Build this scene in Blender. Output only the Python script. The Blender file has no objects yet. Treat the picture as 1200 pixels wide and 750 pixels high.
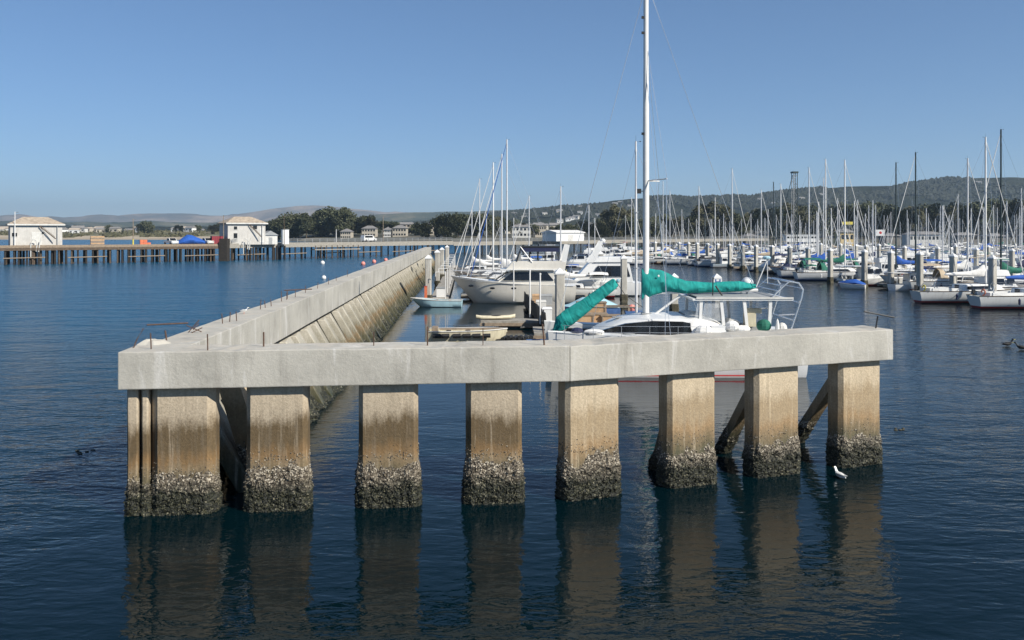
import bpy, bmesh, math, random
from math import radians, sin, cos, pi, sqrt, atan2
from mathutils import Vector, Matrix, Euler, noise

random.seed(7)
scene = bpy.context.scene
C = scene.collection

# ------------------------------------------------------------------ camera, sky, sun, exposure
F, HC, HY = 1000.0, 8.0, 272.0          # focal length in px of a 1200 px wide frame, eye height, horizon row
cam_d = bpy.data.cameras.new('camera'); cam = bpy.data.objects.new('camera', cam_d); C.objects.link(cam)
cam.location = (0, 0, HC); cam.rotation_euler = (radians(90), 0, 0)
cam_d.sensor_width = 36; cam_d.lens = 36 * F / 1200
cam_d.shift_y = -(375 - HY) / 1200
cam_d.clip_start = 0.1; cam_d.clip_end = 60000
scene.camera = cam

SUN_EL, SUN_DIR = radians(37), Vector((0.80, -0.60))
w = bpy.data.worlds.new('World'); scene.world = w; w.use_nodes = True
nt = w.node_tree; nt.nodes.clear()
sky = nt.nodes.new('ShaderNodeTexSky'); sky.sky_type = 'NISHITA'; sky.sun_disc = False
sky.sun_elevation = SUN_EL; sky.sun_rotation = atan2(SUN_DIR.x, SUN_DIR.y)
sky.altitude = 1500; sky.air_density = 1.0; sky.dust_density = 0.0; sky.ozone_density = 10
bg = nt.nodes.new('ShaderNodeBackground'); bg.inputs[1].default_value = 0.111
wo = nt.nodes.new('ShaderNodeOutputWorld')
gm = nt.nodes.new('ShaderNodeGamma'); gm.inputs[1].default_value = 0.80      # softens the step from zenith to horizon
nt.links.new(sky.outputs[0], gm.inputs[0]); hs_ = nt.nodes.new('ShaderNodeHueSaturation'); hs_.inputs['Saturation'].default_value = 1.0
nt.links.new(gm.outputs[0], hs_.inputs['Color']); nt.links.new(hs_.outputs[0], bg.inputs[0]); nt.links.new(bg.outputs[0], wo.inputs[0])
sun_d = bpy.data.lights.new('sun', 'SUN'); sun_d.energy = 5.0; sun_d.angle = radians(0.53); sun_d.color = (1.0, 0.94, 0.84)
sun = bpy.data.objects.new('sun', sun_d); C.objects.link(sun)
sdir = Vector((SUN_DIR.x * cos(SUN_EL), SUN_DIR.y * cos(SUN_EL), sin(SUN_EL)))
sun.rotation_euler = sdir.to_track_quat('Z', 'Y').to_euler(); sun.location = (60, -45, 60)
vs = scene.view_settings
vs.view_transform = 'Standard'; vs.look = 'None'; vs.exposure = 0.45; vs.gamma = 1.0; vs.use_curve_mapping = False

# ------------------------------------------------------------------ helpers
def Pz(px, py, z):                       # a pixel on a level plane at height z
    d = F * (HC - z) / (py - HY); return Vector(((px - 600) * d / F, d, z))
def Pd(px, d, z=0.0):                    # a pixel column at distance d
    return Vector(((px - 600) * d / F, d, z))
def zat(py, d): return HC - (py - HY) * d / F

class NT:
    def __init__(s, name):
        s.m = bpy.data.materials.new(name); s.m.use_nodes = True; s.t = s.m.node_tree
        s.b = s.t.nodes['Principled BSDF']; s.pos = None
    def n(s, typ, **kw):
        nd = s.t.nodes.new(typ)
        for k, v in kw.items(): setattr(nd, k, v)
        return nd
    def link(s, a, b): s.t.links.new(a, b)
    def coords(s, world=True):
        if world: return s.n('ShaderNodeNewGeometry').outputs['Position']
        return s.n('ShaderNodeTexCoord').outputs['Object']
    def mapped(s, src, scale):
        mp = s.n('ShaderNodeMapping'); mp.inputs['Scale'].default_value = scale; s.link(src, mp.inputs[0]); return mp.outputs[0]
    def noise(s, vec, scale, detail=5, rough=0.6, dist=0):
        nd = s.n('ShaderNodeTexNoise'); nd.inputs['Scale'].default_value = scale; nd.inputs['Detail'].default_value = detail
        nd.inputs['Roughness'].default_value = rough; nd.inputs['Distortion'].default_value = dist
        s.link(vec, nd.inputs['Vector']); return nd.outputs['Fac']
    def ramp(s, fac, stops, interp='LINEAR'):
        r = s.n('ShaderNodeValToRGB'); r.color_ramp.interpolation = interp
        e = r.color_ramp.elements
        while len(e) < len(stops): e.new(0.5)
        for el, (p, c) in zip(e, stops):
            el.position = p; el.color = (c, c, c, 1) if isinstance(c, (int, float)) else (*c, 1)
        s.link(fac, r.inputs[0]); return r.outputs[0]
    def mix(s, fac, a, b, blend='MIX'):
        m = s.n('ShaderNodeMix', data_type='RGBA', blend_type=blend)
        for sock, v in ((m.inputs[0], fac), (m.inputs[6], a), (m.inputs[7], b)):
            if hasattr(v, 'is_output'): s.link(v, sock)
            elif isinstance(v, (int, float)): sock.default_value = v
            else: sock.default_value = (*v, 1)
        return m.outputs[2]
    def math(s, op, a, b=0.0):
        m = s.n('ShaderNodeMath', operation=op)
        for i, v in enumerate((a, b)):
            if hasattr(v, 'is_output'): s.link(v, m.inputs[i])
            else: m.inputs[i].default_value = v
        return m.outputs[0]
    def z(s, vec):
        sp = s.n('ShaderNodeSeparateXYZ'); s.link(vec, sp.inputs[0]); return sp.outputs
    def bump(s, h, strength, dist=0.02):
        b = s.n('ShaderNodeBump'); b.inputs['Strength'].default_value = strength; b.inputs['Distance'].default_value = dist
        s.link(h, b.inputs['Height']); s.link(b.outputs[0], s.b.inputs['Normal'])
    def color(s, c):
        if hasattr(c, 'is_output'): s.link(c, s.b.inputs['Base Color'])
        else: s.b.inputs['Base Color'].default_value = (*c, 1)

MATS = {}
def mat(name, col, rough=0.5, var=0.25, scale=2.0, metal=0.0, bump=0.0, dirt=None, spec=None):
    if name in MATS: return MATS[name]
    g = NT(name); p = g.coords()
    f = g.noise(p, scale, 6, 0.65)
    lo = tuple(max(0, c * (1 - var)) for c in col); hi = tuple(min(1, c * (1 + var * 0.6)) for c in col)
    c = g.ramp(f, [(0.3, lo), (0.7, hi)])
    if dirt:
        st = g.noise(g.mapped(p, (6, 6, 0.5)), 1.0, 5, 0.6)
        c = g.mix(g.ramp(st, [(0.5, 0.0), (0.8, dirt)]), c, (0.16, 0.12, 0.08))
    g.color(c); g.b.inputs['Roughness'].default_value = rough; g.b.inputs['Metallic'].default_value = metal
    if spec is not None: g.b.inputs['Specular IOR Level'].default_value = spec
    if bump: g.bump(g.noise(p, scale * 6, 5, 0.7), bump)
    MATS[name] = g.m; return g.m

def concrete_mat(name, base, stain=0.5):
    g = NT(name); p = g.coords()
    big = g.noise(p, 0.5, 6, 0.6); fine = g.noise(p, 14, 6, 0.7)
    c = g.ramp(big, [(0.32, tuple(x * 0.66 for x in base)), (0.5, base), (0.7, tuple(min(1, x * 1.22) for x in base))])
    c = g.mix(0.35, c, g.ramp(fine, [(0.3, tuple(x * .72 for x in base)), (0.7, tuple(min(1, x * 1.2) for x in base))]))
    st = g.noise(g.mapped(p, (1.5, 1.5, 0.3)), 1.0, 8, 0.66, 0.8)
    c = g.mix(g.ramp(st, [(0.55, 0.0), (0.74, stain)]), c, (0.62, 0.61, 0.58))
    st2 = g.noise(g.mapped(p, (3.4, 3.4, 0.22)), 1.0, 6, 0.6, 0.3)
    c = g.mix(g.ramp(st2, [(0.56, 0.0), (0.78, stain * .7)]), c, (0.20, 0.185, 0.16))
    # rust and lime specks, droppings
    vor = g.n('ShaderNodeTexVoronoi'); vor.inputs['Scale'].default_value = 2.3; g.link(p, vor.inputs['Vector'])
    sp = g.ramp(g.math('ADD', vor.outputs['Distance'], g.math('MULTIPLY', fine, 0.12)), [(0.08, 0.75), (0.15, 0.0)])
    nz = g.z(g.n('ShaderNodeNewGeometry').outputs['Normal'])[2]
    top = g.ramp(nz, [(0.6, 0.15), (0.9, 1.0)])
    c = g.mix(g.math('MULTIPLY', sp, top), c, (0.72, 0.71, 0.68))
    topstain = g.ramp(g.noise(p, 1.7, 7, 0.7), [(0.42, 0.0), (0.65, 0.75)])
    c = g.mix(g.math('MULTIPLY', topstain, g.ramp(nz, [(0.6, 0.0), (0.9, 1.0)])), c, (0.50, 0.45, 0.37))
    g.color(c); g.b.inputs['Roughness'].default_value = 0.88; g.b.inputs['Specular IOR Level'].default_value = 0.25
    g.bump(g.math('ADD', g.math('MULTIPLY', fine, 0.6), g.noise(p, 3.0, 6, 0.7)), 0.55, 0.03)
    return g.m

def pile_mat(name, light, stain, strength, band=(0.28, 0.165, 0.07)):
    """tide-marked concrete: pale above, brown stain, orange band, dark wet foot"""
    g = NT(name); p = g.coords(); xyz = g.z(p)
    wob = g.math('ADD', g.math('MULTIPLY', g.noise(g.mapped(p, (2.6, 2.6, 0.5)), 1.0, 7, 0.65, 0.3), .75), g.math('MULTIPLY', g.noise(g.mapped(p, (.3, .3, 0.1)), 1.0, 2, .5), .55))
    wob = g.math('SUBTRACT', wob, .15)
    fine = g.noise(p, 16, 6, 0.7)
    zz = g.math('ADD', xyz[2], g.math('MULTIPLY', g.math('SUBTRACT', wob, 0.5), 1.5))
    zz = g.math('ADD', zz, g.math('MULTIPLY', g.math('SUBTRACT', fine, 0.5), 0.25))
    f = g.math('DIVIDE', zz, 4.0)
    mid = tuple(a + (b - a) * strength for a, b in zip(light, stain))
    c = g.ramp(f, [(0.0, (0.035, 0.04, 0.02)), (0.22, (0.09, 0.085, 0.05)), (0.34, (0.22, 0.16, 0.09)), (0.40, tuple(0.45 * x + 0.55 * y for x, y in zip(mid, band))),
                   (0.48, mid), (0.60, mid), (0.70, tuple(0.25 * a + 0.75 * b for a, b in zip(mid, light))), (0.95, light)])
    st = g.noise(g.mapped(p, (5, 5, 0.3)), 1.4, 6, 0.6)
    c = g.mix(g.ramp(st, [(0.5, 0.0), (0.75, 0.45)]), c, tuple(x * 0.45 for x in light))
    st2 = g.noise(g.mapped(p, (4, 4, 0.25)), 1.9, 6, 0.6)
    c = g.mix(g.ramp(st2, [(0.56, 0.0), (0.74, 0.4)]), c, tuple(min(1, x * 1.35) for x in light))
    c = g.mix(0.6, c, g.ramp(fine, [(0.3, 0.55), (0.7, 1.25)]), 'MULTIPLY')
    g.color(c)
    g.link(g.ramp(g.math('DIVIDE', xyz[2], 4.0), [(0.05, 0.35), (0.3, 0.85)]), g.b.inputs['Roughness'])
    g.b.inputs['Specular IOR Level'].default_value = 0.3
    g.bump(g.math('ADD', fine, g.noise(p, 3.0, 6, 0.7)), 0.5, 0.03)
    return g.m

def barnacle_mat():
    g = NT('barnacle_shells'); p = g.coords(); xyz = g.z(p)
    v = g.n('ShaderNodeTexVoronoi'); v.inputs['Scale'].default_value = 26; g.link(p, v.inputs['Vector'])
    cell = g.z(v.outputs['Color'])[0]
    n1 = g.noise(p, 3.0, 5, 0.6)
    zz = g.math('ADD', xyz[2], g.math('MULTIPLY', g.math('SUBTRACT', n1, 0.5), 0.9))
    pale = g.ramp(cell, [(0.0, (0.03, 0.025, 0.018)), (0.4, (0.095, 0.075, 0.052)), (0.75, (0.19, 0.16, 0.115)), (1.0, (0.48, 0.43, 0.34))])
    dark = g.ramp(cell, [(0.0, (0.004, 0.005, 0.003)), (0.6, (0.012, 0.014, 0.006)), (0.92, (0.04, 0.04, 0.018)), (1.0, (0.16, 0.145, 0.095))])
    c = g.mix(g.ramp(g.math('DIVIDE', zz, 1.5), [(0.36, 0.0), (0.66, 1.0)]), dark, pale)
    g.color(c); g.b.inputs['Roughness'].default_value = 0.7
    g.bump(v.outputs['Distance'], 0.8, 0.02)
    return g.m

def water_mat():
    g = NT('water'); p = g.coords()
    g.b.inputs['Roughness'].default_value = 0.045
    g.b.inputs['IOR'].default_value = 1.24
    n1 = g.noise(g.mapped(p, (0.6, 1.1, 1)), 0.5, 3, 0.5, 0.6)
    n2 = g.noise(g.mapped(p, (1.0, 2.0, 1)), 1.7, 3, 0.5, 0.4)
    n3 = g.noise(g.mapped(p, (1.0, 1.6, 1)), 5.5, 2, 0.5, 0.2)
    patch = g.ramp(g.noise(g.mapped(p, (0.05, 0.09, 1)), 1.0, 3, 0.5), [(0.35, 0.35), (0.65, 1.0)])
    h = g.math('ADD', g.math('MULTIPLY', n1, 0.30), g.math('MULTIPLY', n2, 0.11))
    h = g.math('ADD', h, g.math('MULTIPLY', g.math('MULTIPLY', n3, 0.016), patch))
    # sheltered corner behind and under the breakwater is calmer than the open side
    x = g.z(p)[0]
    y = g.z(p)[1]
    calm = g.ramp(g.math('ADD', g.math('MULTIPLY', x, 0.02), 0.5), [(0.20, 0.95), (0.30, 0.33), (0.68, 0.33), (0.86, 0.85)])
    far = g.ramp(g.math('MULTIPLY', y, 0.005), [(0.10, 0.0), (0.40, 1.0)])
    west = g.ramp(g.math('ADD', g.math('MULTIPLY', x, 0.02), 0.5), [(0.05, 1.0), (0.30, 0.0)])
    calm = g.math('ADD', calm, g.math('MULTIPLY', far, g.math('ADD', 0.25, g.math('MULTIPLY', west, 1.6))))
    harb = g.math('MULTIPLY', g.ramp(g.math('MULTIPLY', y, 0.005), [(0.15, 0.0), (0.22, 1.0), (0.62, 1.0), (0.80, 0.0)]), g.ramp(g.math('ADD', g.math('MULTIPLY', x, 0.02), 0.5), [(0.24, 0.0), (0.29, 1.0), (0.75, 1.0), (1.0, 0.35)]))
    g.color(g.mix(g.math('MULTIPLY', far, west), (0.0004, 0.007, 0.010), (0.002, 0.060, 0.120)))  # far open side painted bluer, standing in for sky mirrored by wave faces
    still = g.math('SUBTRACT', 1.0, g.math('MULTIPLY', harb, 0.86))
    h = g.math('MULTIPLY', h, calm)
    n0 = g.noise(g.mapped(p, (0.10, 0.20, 1)), 1.0, 3, 0.6, 0.5)
    h = g.math('ADD', h, g.math('MULTIPLY', g.math('MULTIPLY', n0, far), g.math('ADD', 0.25, g.math('MULTIPLY', west, 1.1))))
    g.link(g.math('ADD', 0.025, g.math('MULTIPLY', far, g.math('ADD', 0.03, g.math('MULTIPLY', west, 0.16)))), g.b.inputs['Roughness'])
    h = g.math('MULTIPLY', h, still)
    b = g.n('ShaderNodeBump'); b.inputs['Strength'].default_value = 1.0; b.inputs['Distance'].default_value = 0.55
    g.link(h, b.inputs['Height']); g.link(b.outputs[0], g.b.inputs['Normal'])
    return g.m

def leaf_mat(name, a, b):
    g = NT(name); p = g.coords()
    c = g.ramp(g.noise(p, 0.25, 4, 0.7), [(0.3, a), (0.7, b)])
    g.color(c); g.b.inputs['Roughness'].default_value = 0.75; g.b.inputs['Specular IOR Level'].default_value = 0.2
    return g.m

class MB:
    """collects simple shapes into one mesh"""
    def __init__(s): s.v = []; s.f = []
    def add(s, vs_, fs):
        o = len(s.v); s.v += [tuple(v) for v in vs_]; s.f += [tuple(o + i for i in f) for f in fs]; return s
    def box(s, c, size, rot=None):
        x, y, z = (q / 2 for q in size)
        pts = [Vector((a * x, b * y, e * z)) for a in (-1, 1) for b in (-1, 1) for e in (-1, 1)]
        if rot is not None:
            R = Euler(rot).to_matrix() if not isinstance(rot, Matrix) else rot
            pts = [R @ q for q in pts]
        c = Vector(c)
        return s.add([q + c for q in pts], [(0, 1, 3, 2), (4, 6, 7, 5), (0, 4, 5, 1), (2, 3, 7, 6), (0, 2, 6, 4), (1, 5, 7, 3)])
    def bounds(s, x0, x1, y0, y1, z0, z1):
        return s.box(((x0 + x1) / 2, (y0 + y1) / 2, (z0 + z1) / 2), (x1 - x0, y1 - y0, z1 - z0))
    def tube(s, pts, r, n=6, r1=None, cap=True):
        pts = [Vector(p) for p in pts]; m = len(pts); o = len(s.v)
        for i, p in enumerate(pts):
            d = (pts[min(i + 1, m - 1)] - pts[max(i - 1, 0)])
            d = d.normalized() if d.length > 1e-9 else Vector((0, 0, 1))
            a = d.cross(Vector((0, 0, 1)) if abs(d.z) < 0.9 else Vector((1, 0, 0))).normalized(); b = d.cross(a)
            rr = r if r1 is None else r + (r1 - r) * i / (m - 1)
            for k in range(n):
                t = 2 * pi * k / n; s.v.append(tuple(p + a * (rr * cos(t)) + b * (rr * sin(t))))
        for i in range(m - 1):
            for k in range(n):
                s.f.append((o + i * n + k, o + i * n + (k + 1) % n, o + (i + 1) * n + (k + 1) % n, o + (i + 1) * n + k))
        if cap:
            s.f.append(tuple(o + k for k in range(n))[::-1]); s.f.append(tuple(o + (m - 1) * n + k for k in range(n)))
        return s
    def loft(s, secs, closed=True, cap=True):
        o = len(s.v); n = len(secs[0])
        for sec in secs: s.v += [tuple(p) for p in sec]
        for i in range(len(secs) - 1):
            for k in range(n if closed else n - 1):
                s.f.append((o + i * n + k, o + i * n + (k + 1) % n, o + (i + 1) * n + (k + 1) % n, o + (i + 1) * n + k))
        if cap:
            s.f.append(tuple(o + k for k in range(n))[::-1]); s.f.append(tuple(o + (len(secs) - 1) * n + k for k in range(n)))
        return s
    def prism(s, poly, z0, z1):
        return s.loft([[(x, y, z0) for x, y in poly], [(x, y, z1) for x, y in poly]])
    def ball(s, c, r, n=10, m=6):
        c = Vector(c); r = Vector((r, r, r)) if isinstance(r, (int, float)) else Vector(r)
        secs = []
        for i in range(m + 1):
            t = -pi / 2 + pi * (i + 0.02) / (m + 0.04)
            secs.append([c + Vector((r.x * cos(t) * cos(2 * pi * k / n), r.y * cos(t) * sin(2 * pi * k / n), r.z * sin(t))) for k in range(n)])
        return s.loft(secs)
    def mesh(s, name, m=None, smooth=False, fix=True):
        me = bpy.data.meshes.new(name); me.from_pydata(s.v, [], s.f)
        if fix:
            bm = bmesh.new(); bm.from_mesh(me); bmesh.ops.recalc_face_normals(bm, faces=bm.faces); bm.to_mesh(me); bm.free()
        if smooth:
            for p in me.polygons: p.use_smooth = True
            try: me.set_sharp_from_angle(angle=radians(40))
            except Exception: pass
        if m: me.materials.append(m)
        return me
    def obj(s, name, m, parent=None, smooth=False, **kw):
        return link(name, s.mesh(name, m, smooth), parent, **kw)

def link(name, me, parent=None, loc=None, rot=None, scale=None, m=None, **kw):
    o = bpy.data.objects.new(name, me); C.objects.link(o)
    if parent: o.parent = parent
    if loc is not None: o.location = loc
    if rot is not None: o.rotation_euler = rot
    if scale is not None: o.scale = scale
    if m is not None and me is not None:
        o.material_slots[0].link = 'OBJECT'; o.material_slots[0].material = m
    for k, v in kw.items(): o[k] = v
    return o
def thing(name, label, cat, loc=(0, 0, 0), rz=0.0, group=None, rot=None):
    o = bpy.data.objects.new(name, None); C.objects.link(o); o.location = loc
    o.rotation_euler = rot if rot else (0, 0, rz); o.empty_display_size = 0.3
    return tag(o, label, cat, group)
def tag(o, label, cat, group=None):
    o['label'] = label; o['category'] = cat
    if group: o['group'] = group
    return o
CACHE = {}
def cached(key, fn):
    if key not in CACHE: CACHE[key] = fn()
    return CACHE[key]

# shared materials
M_cap = concrete_mat('breakwater_concrete', (0.40, 0.385, 0.34), 0.8)
M_pileL = pile_mat('stained_pile_concrete', (0.50, 0.42, 0.31), (0.12, 0.085, 0.045), 1.0)
M_pileR = pile_mat('tan_pile_concrete', (0.54, 0.45, 0.32), (0.27, 0.19, 0.10), 0.7)
M_panel = pile_mat('raked_panel_concrete', (0.46, 0.43, 0.36), (0.27, 0.25, 0.19), 0.7, (0.15, 0.135, 0.085))
M_barn = barnacle_mat()
M_rust = mat('rusty_steel', (0.10, 0.055, 0.035), 0.85, 0.5, 9, bump=0.4)
M_white = mat('white_gelcoat', (0.72, 0.72, 0.70), 0.28, 0.10, 0.8, dirt=0.12)
M_white2 = mat('aged_white_paint', (0.60, 0.59, 0.55), 0.5, 0.18, 1.2, dirt=0.25)
M_cream = mat('cream_paint', (0.55, 0.50, 0.36), 0.55, 0.2, 1.5, dirt=0.45)
M_alu = mat('anodised_mast', (0.62, 0.62, 0.62), 0.35, 0.12, 1.5)
M_mastw = mat('white_mast_paint', (0.74, 0.73, 0.70), 0.35, 0.08, 1.5)
M_mastd = mat('dark_mast_paint', (0.03, 0.045, 0.045), 0.4, 0.3, 1.5)
M_wood = mat('weathered_wood', (0.27, 0.21, 0.15), 0.85, 0.4, 3, bump=0.4)
M_ply = mat('new_plywood', (0.48, 0.31, 0.17), 0.75, 0.3, 2, bump=0.2)
M_dock = mat('grey_dock_boards', (0.30, 0.28, 0.24), 0.9, 0.35, 3, bump=0.3)
M_dkwood = mat('creosote_pile_wood', (0.030, 0.025, 0.020), 0.9, 0.5, 2, bump=0.4)
M_brwood = mat('brown_pile_wood', (0.11, 0.08, 0.055), 0.9, 0.5, 2, bump=0.4)
M_black = mat('black_rubber', (0.018, 0.018, 0.018), 0.6, 0.4, 6)
M_glass = mat('tinted_window', (0.012, 0.014, 0.017), 0.08, 0.2, 2)
def canvas(name, col):
    g = NT(name); p = g.coords(False)
    f = g.noise(p, 2.5, 6, .65); g.color(g.ramp(f, [(.3, tuple(c * .72 for c in col)), (.7, tuple(min(1, c * 1.2) for c in col))]))
    g.b.inputs['Roughness'].default_value = .8; g.b.inputs['Specular IOR Level'].default_value = .3
    fold = g.noise(g.mapped(p, (1.5, .7, .6)), 1.3, 2, .5, 1.2); g.bump(g.math('ADD', fold, g.math('MULTIPLY', f, .15)), .8, .12)
    return g.m
M_teal = canvas('teal_canvas_folds', (0.010, 0.25, 0.225))
M_blue = mat('blue_canvas', (0.015, 0.09, 0.38), 0.8, 0.3, 2.5, bump=0.3)
M_navy = mat('navy_canvas', (0.015, 0.022, 0.07), 0.8, 0.3, 2.5, bump=0.3)
M_green = mat('green_canvas', (0.01, 0.13, 0.085), 0.8, 0.3, 2.5, bump=0.3)
M_tan = mat('tan_canvas', (0.42, 0.34, 0.24), 0.8, 0.25, 2.5, bump=0.3)
M_wcan = mat('white_canvas', (0.70, 0.69, 0.66), 0.8, 0.15, 2.5, bump=0.3)
M_ltblue = mat('pale_blue_paint', (0.36, 0.55, 0.62), 0.45, 0.15, 1.5, dirt=0.2)
M_midblue = mat('blue_plastic', (0.06, 0.13, 0.30), 0.5, 0.25, 2)
M_steel = mat('stainless_tube', (0.70, 0.71, 0.72), 0.25, 0.1, 3, metal=0.7)
M_grey = mat('grey_paint', (0.30, 0.31, 0.31), 0.6, 0.2, 2)
M_pcon = concrete_mat('mooring_pile_concrete', (0.42, 0.40, 0.35), 0.5)
M_red = mat('red_paint', (0.45, 0.03, 0.03), 0.5, 0.2, 2)
M_orange = mat('orange_plastic', (0.62, 0.16, 0.07), 0.5, 0.2, 2)
M_pink = mat('faded_buoy_plastic', (0.70, 0.25, 0.20), 0.5, 0.15, 2)
M_yel = mat('yellow_paint', (0.60, 0.50, 0.08), 0.5, 0.2, 2)

# ------------------------------------------------------------------ the setting: water, land, hills
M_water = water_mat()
mb = MB(); R = 30000
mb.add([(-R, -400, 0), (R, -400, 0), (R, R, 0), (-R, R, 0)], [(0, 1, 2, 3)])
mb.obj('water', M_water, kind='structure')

def interp(tab, x):
    if x <= tab[0][0]: return tab[0][1]
    for (a, b), (c, d) in zip(tab, tab[1:]):
        if x <= c:
            t = (x - a) / (c - a); return b + (d - b) * t
    return tab[-1][1]
def fbm(x, y, s, octv=5, seed=0.0): return noise.fractal(Vector((x * s + seed, y * s - seed, seed * 0.7)), 1.0, 2.0, octv)
def ground_grid(name, m, r_tab, hfun, naz=220, nr=40, smooth=True, wid=1.0):
    """a sheet of land between two distances; hfun(az_px, t, X, Y) gives its height"""
    mb = MB(); vs_ = []; fs = []
    for i in range(naz):
        u = i / (naz - 1); px = -500 + 2200 * u
        r0, r1 = r_tab(px)
        for j in range(nr):
            t = (j / (nr - 1)) ** 1.3
            Y = r0 + (r1 - r0) * t; X = (px - 600) * Y / 1000
            vs_.append((X, Y, hfun(px, t, X, Y)))
    for i in range(naz - 1):
        for j in range(nr - 1):
            a = i * nr + j; fs.append((a, a + nr, a + nr + 1, a + 1))
    mb.add(vs_, fs); o = mb.obj(name, m, smooth=smooth, kind='structure'); return o
shore = [(-500, 980), (0, 900), (300, 880), (360, 700), (420, 620), (520, 560), (700, 560), (1000, 560), (1700, 600)]
def land_h(px, t, X, Y):
    r0 = interp(shore, px); k = min(1.0, max(0.0, (Y - r0 + 6) / 60.0))
    h = -1.0 + 4.2 * k + max(0, min(1, (Y - r0 - 60) / 140)) * (3.0 + 3.5 * fbm(X, Y, 0.012, 4))
    h += max(0.0, (Y - r0 - 350) / 2500) * interp([(300, 6), (600, 24), (900, 40)], px)
    return h
g = NT('beach_and_dunes'); p = g.coords(); xyz = g.z(p)
f = g.math('ADD', g.math('DIVIDE', xyz[2], 8.0), g.math('MULTIPLY', g.math('SUBTRACT', g.noise(p, 0.03, 6, 0.65), 0.5), 1.0))
g.color(g.ramp(f, [(0.10, (0.30, 0.25, 0.18)), (0.38, (0.42, 0.35, 0.25)), (0.52, (0.17, 0.15, 0.085)), (0.72, (0.07, 0.075, 0.035)), (0.9, (0.12, 0.10, 0.055))]))
urb = g.ramp(g.noise(p, .02, 6, .7), [(.35, (.035, .04, .022)), (.6, (.09, .08, .055)), (.75, (.16, .14, .11))])
side = g.ramp(g.math('ADD', g.math('MULTIPLY', xyz[0], .002), .5), [(.0, 0.0), (.18, 1.0)])
dun = g.b.inputs['Base Color'].links[0].from_socket
g.color(g.mix(side, dun, urb))
g.b.inputs['Roughness'].default_value = 0.95; M_land = g.m
ground_grid('land', M_land, lambda px: (interp(shore, px) - 10, 4200), land_h, 260, 70)

ridge_near = [(-500, 268), (300, 266), (480, 262), (560, 254), (600, 250), (640, 244), (690, 237), (720, 234), (740, 232), (790, 232), (810, 233), (860, 230), (880, 231), (900, 227), (930, 223), (970, 220),
              (1000, 218), (1050, 217), (1090, 213), (1110, 211), (1150, 211), (1200, 209), (1300, 207), (1500, 214), (1700, 225)]
ridge_mid = [(-500, 262), (340, 262), (400, 256), (440, 250), (470, 249), (540, 247), (600, 244), (640, 242), (690, 240), (760, 243), (1000, 250), (1700, 250)]
ridge_far = [(-500, 262), (-100, 262), (0, 259), (75, 257), (100, 255), (135, 254), (165, 251), (190, 250), (225, 249), (240, 250), (265, 251), (290, 248), (310, 245), (345, 241), (380, 241), (410, 244), (440, 247), (470, 250), (540, 252), (700, 256), (1700, 260)]
def ridge_h(tab, rc, amp, sc, seed):
    def h(px, t, X, Y):
        top = HC + (HY - interp(tab, px)) * rc / 1000
        q = t / 0.55
        prof = min(1, q) ** 1.15 if q < 1 else max(0.25, 1 - (q - 1) * 0.8)
        n_ = fbm(X, Y, sc, 6, seed)
        return -6 + top * prof * (1 + 0.0 * n_) + amp * n_ * min(1, q * 1.5) * (0.35 if 0.85 < q < 1.2 else 1.0) + 6 * min(1, q)
    return h
def hill_mat(name, stops, sc, rough_leaf=0.0):
    g = NT(name); p = g.coords()
    n_ = g.noise(g.mapped(p, (1, 1, 1.5)), sc, 8, 0.7)
    g.color(g.ramp(n_, stops)); g.b.inputs['Roughness'].default_value = 1.0; g.b.inputs['Specular IOR Level'].default_value = 0.0
    g.bump(g.noise(p, sc * 8, 6, 0.75), 0.9, rough_leaf)
    return g.m
M_hill = hill_mat('forested_hill', [(0.35, (0.018, 0.022, 0.016)), (0.5, (0.028, 0.033, 0.022)), (0.64, (0.05, 0.052, 0.035)), (0.76, (0.12, 0.105, 0.075))], 0.006, 14)
M_hill2 = hill_mat('scrub_hill', [(0.35, (0.03, 0.04, 0.02)), (0.52, (0.07, 0.075, 0.04)), (0.66, (0.20, 0.17, 0.10))], 0.003, 20)
M_mtn = hill_mat('dry_mountain', [(0.36, (0.06, 0.06, 0.04)), (0.48, (0.16, 0.13, 0.09)), (0.58, (0.36, 0.27, 0.19)), (0.7, (0.46, 0.35, 0.25))], 0.0011, 40)
ground_grid('mountains', M_mtn, lambda px: (8500, 14000), ridge_h(ridge_far, 8500 + 5500 * 0.55 ** 1.0, 120, 0.0006, 3.1), 300, 36)
ground_grid('distant_hills', M_hill2, lambda px: (4600, 7400), ridge_h(ridge_mid, 4600 + 2800 * 0.55, 60, 0.0012, 9.2), 300, 36)
ground_grid('hills', M_hill, lambda px: (1900, 3600), ridge_h(ridge_near, 1900 + 1700 * 0.55, 30, 0.003, 5.7), 380, 50)

# ------------------------------------------------------------------ the concrete breakwater
ZB, ZT = 3.6, 4.65
A = Vector((-10.99, 23.78)); B = Vector((1.71, 25.14)); Cc = Vector((13.15, 29.43))
def perp(d): return Vector((-d.y, d.x))            # pointing away from the camera side
d1 = (B - A).normalized(); d2 = (Cc - B).normalized(); n1 = perp(d1); n2 = perp(d2)
def line_isect(p, d, q, e):
    den = d.x * e.y - d.y * e.x; t = ((q.x - p.x) * e.y - (q.y - p.y) * e.x) / den; return p + d * t
def offs(o): return A + n1 * o, line_isect(A + n1 * o, d1, B + n2 * o, d2), Cc + n2 * o
def ray_on(px, P0, dd):                              # where the pixel column crosses a plan line
    return line_isect(Vector((0, 0)), Vector(((px - 600) / F, 1.0)), P0, dd)

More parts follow.
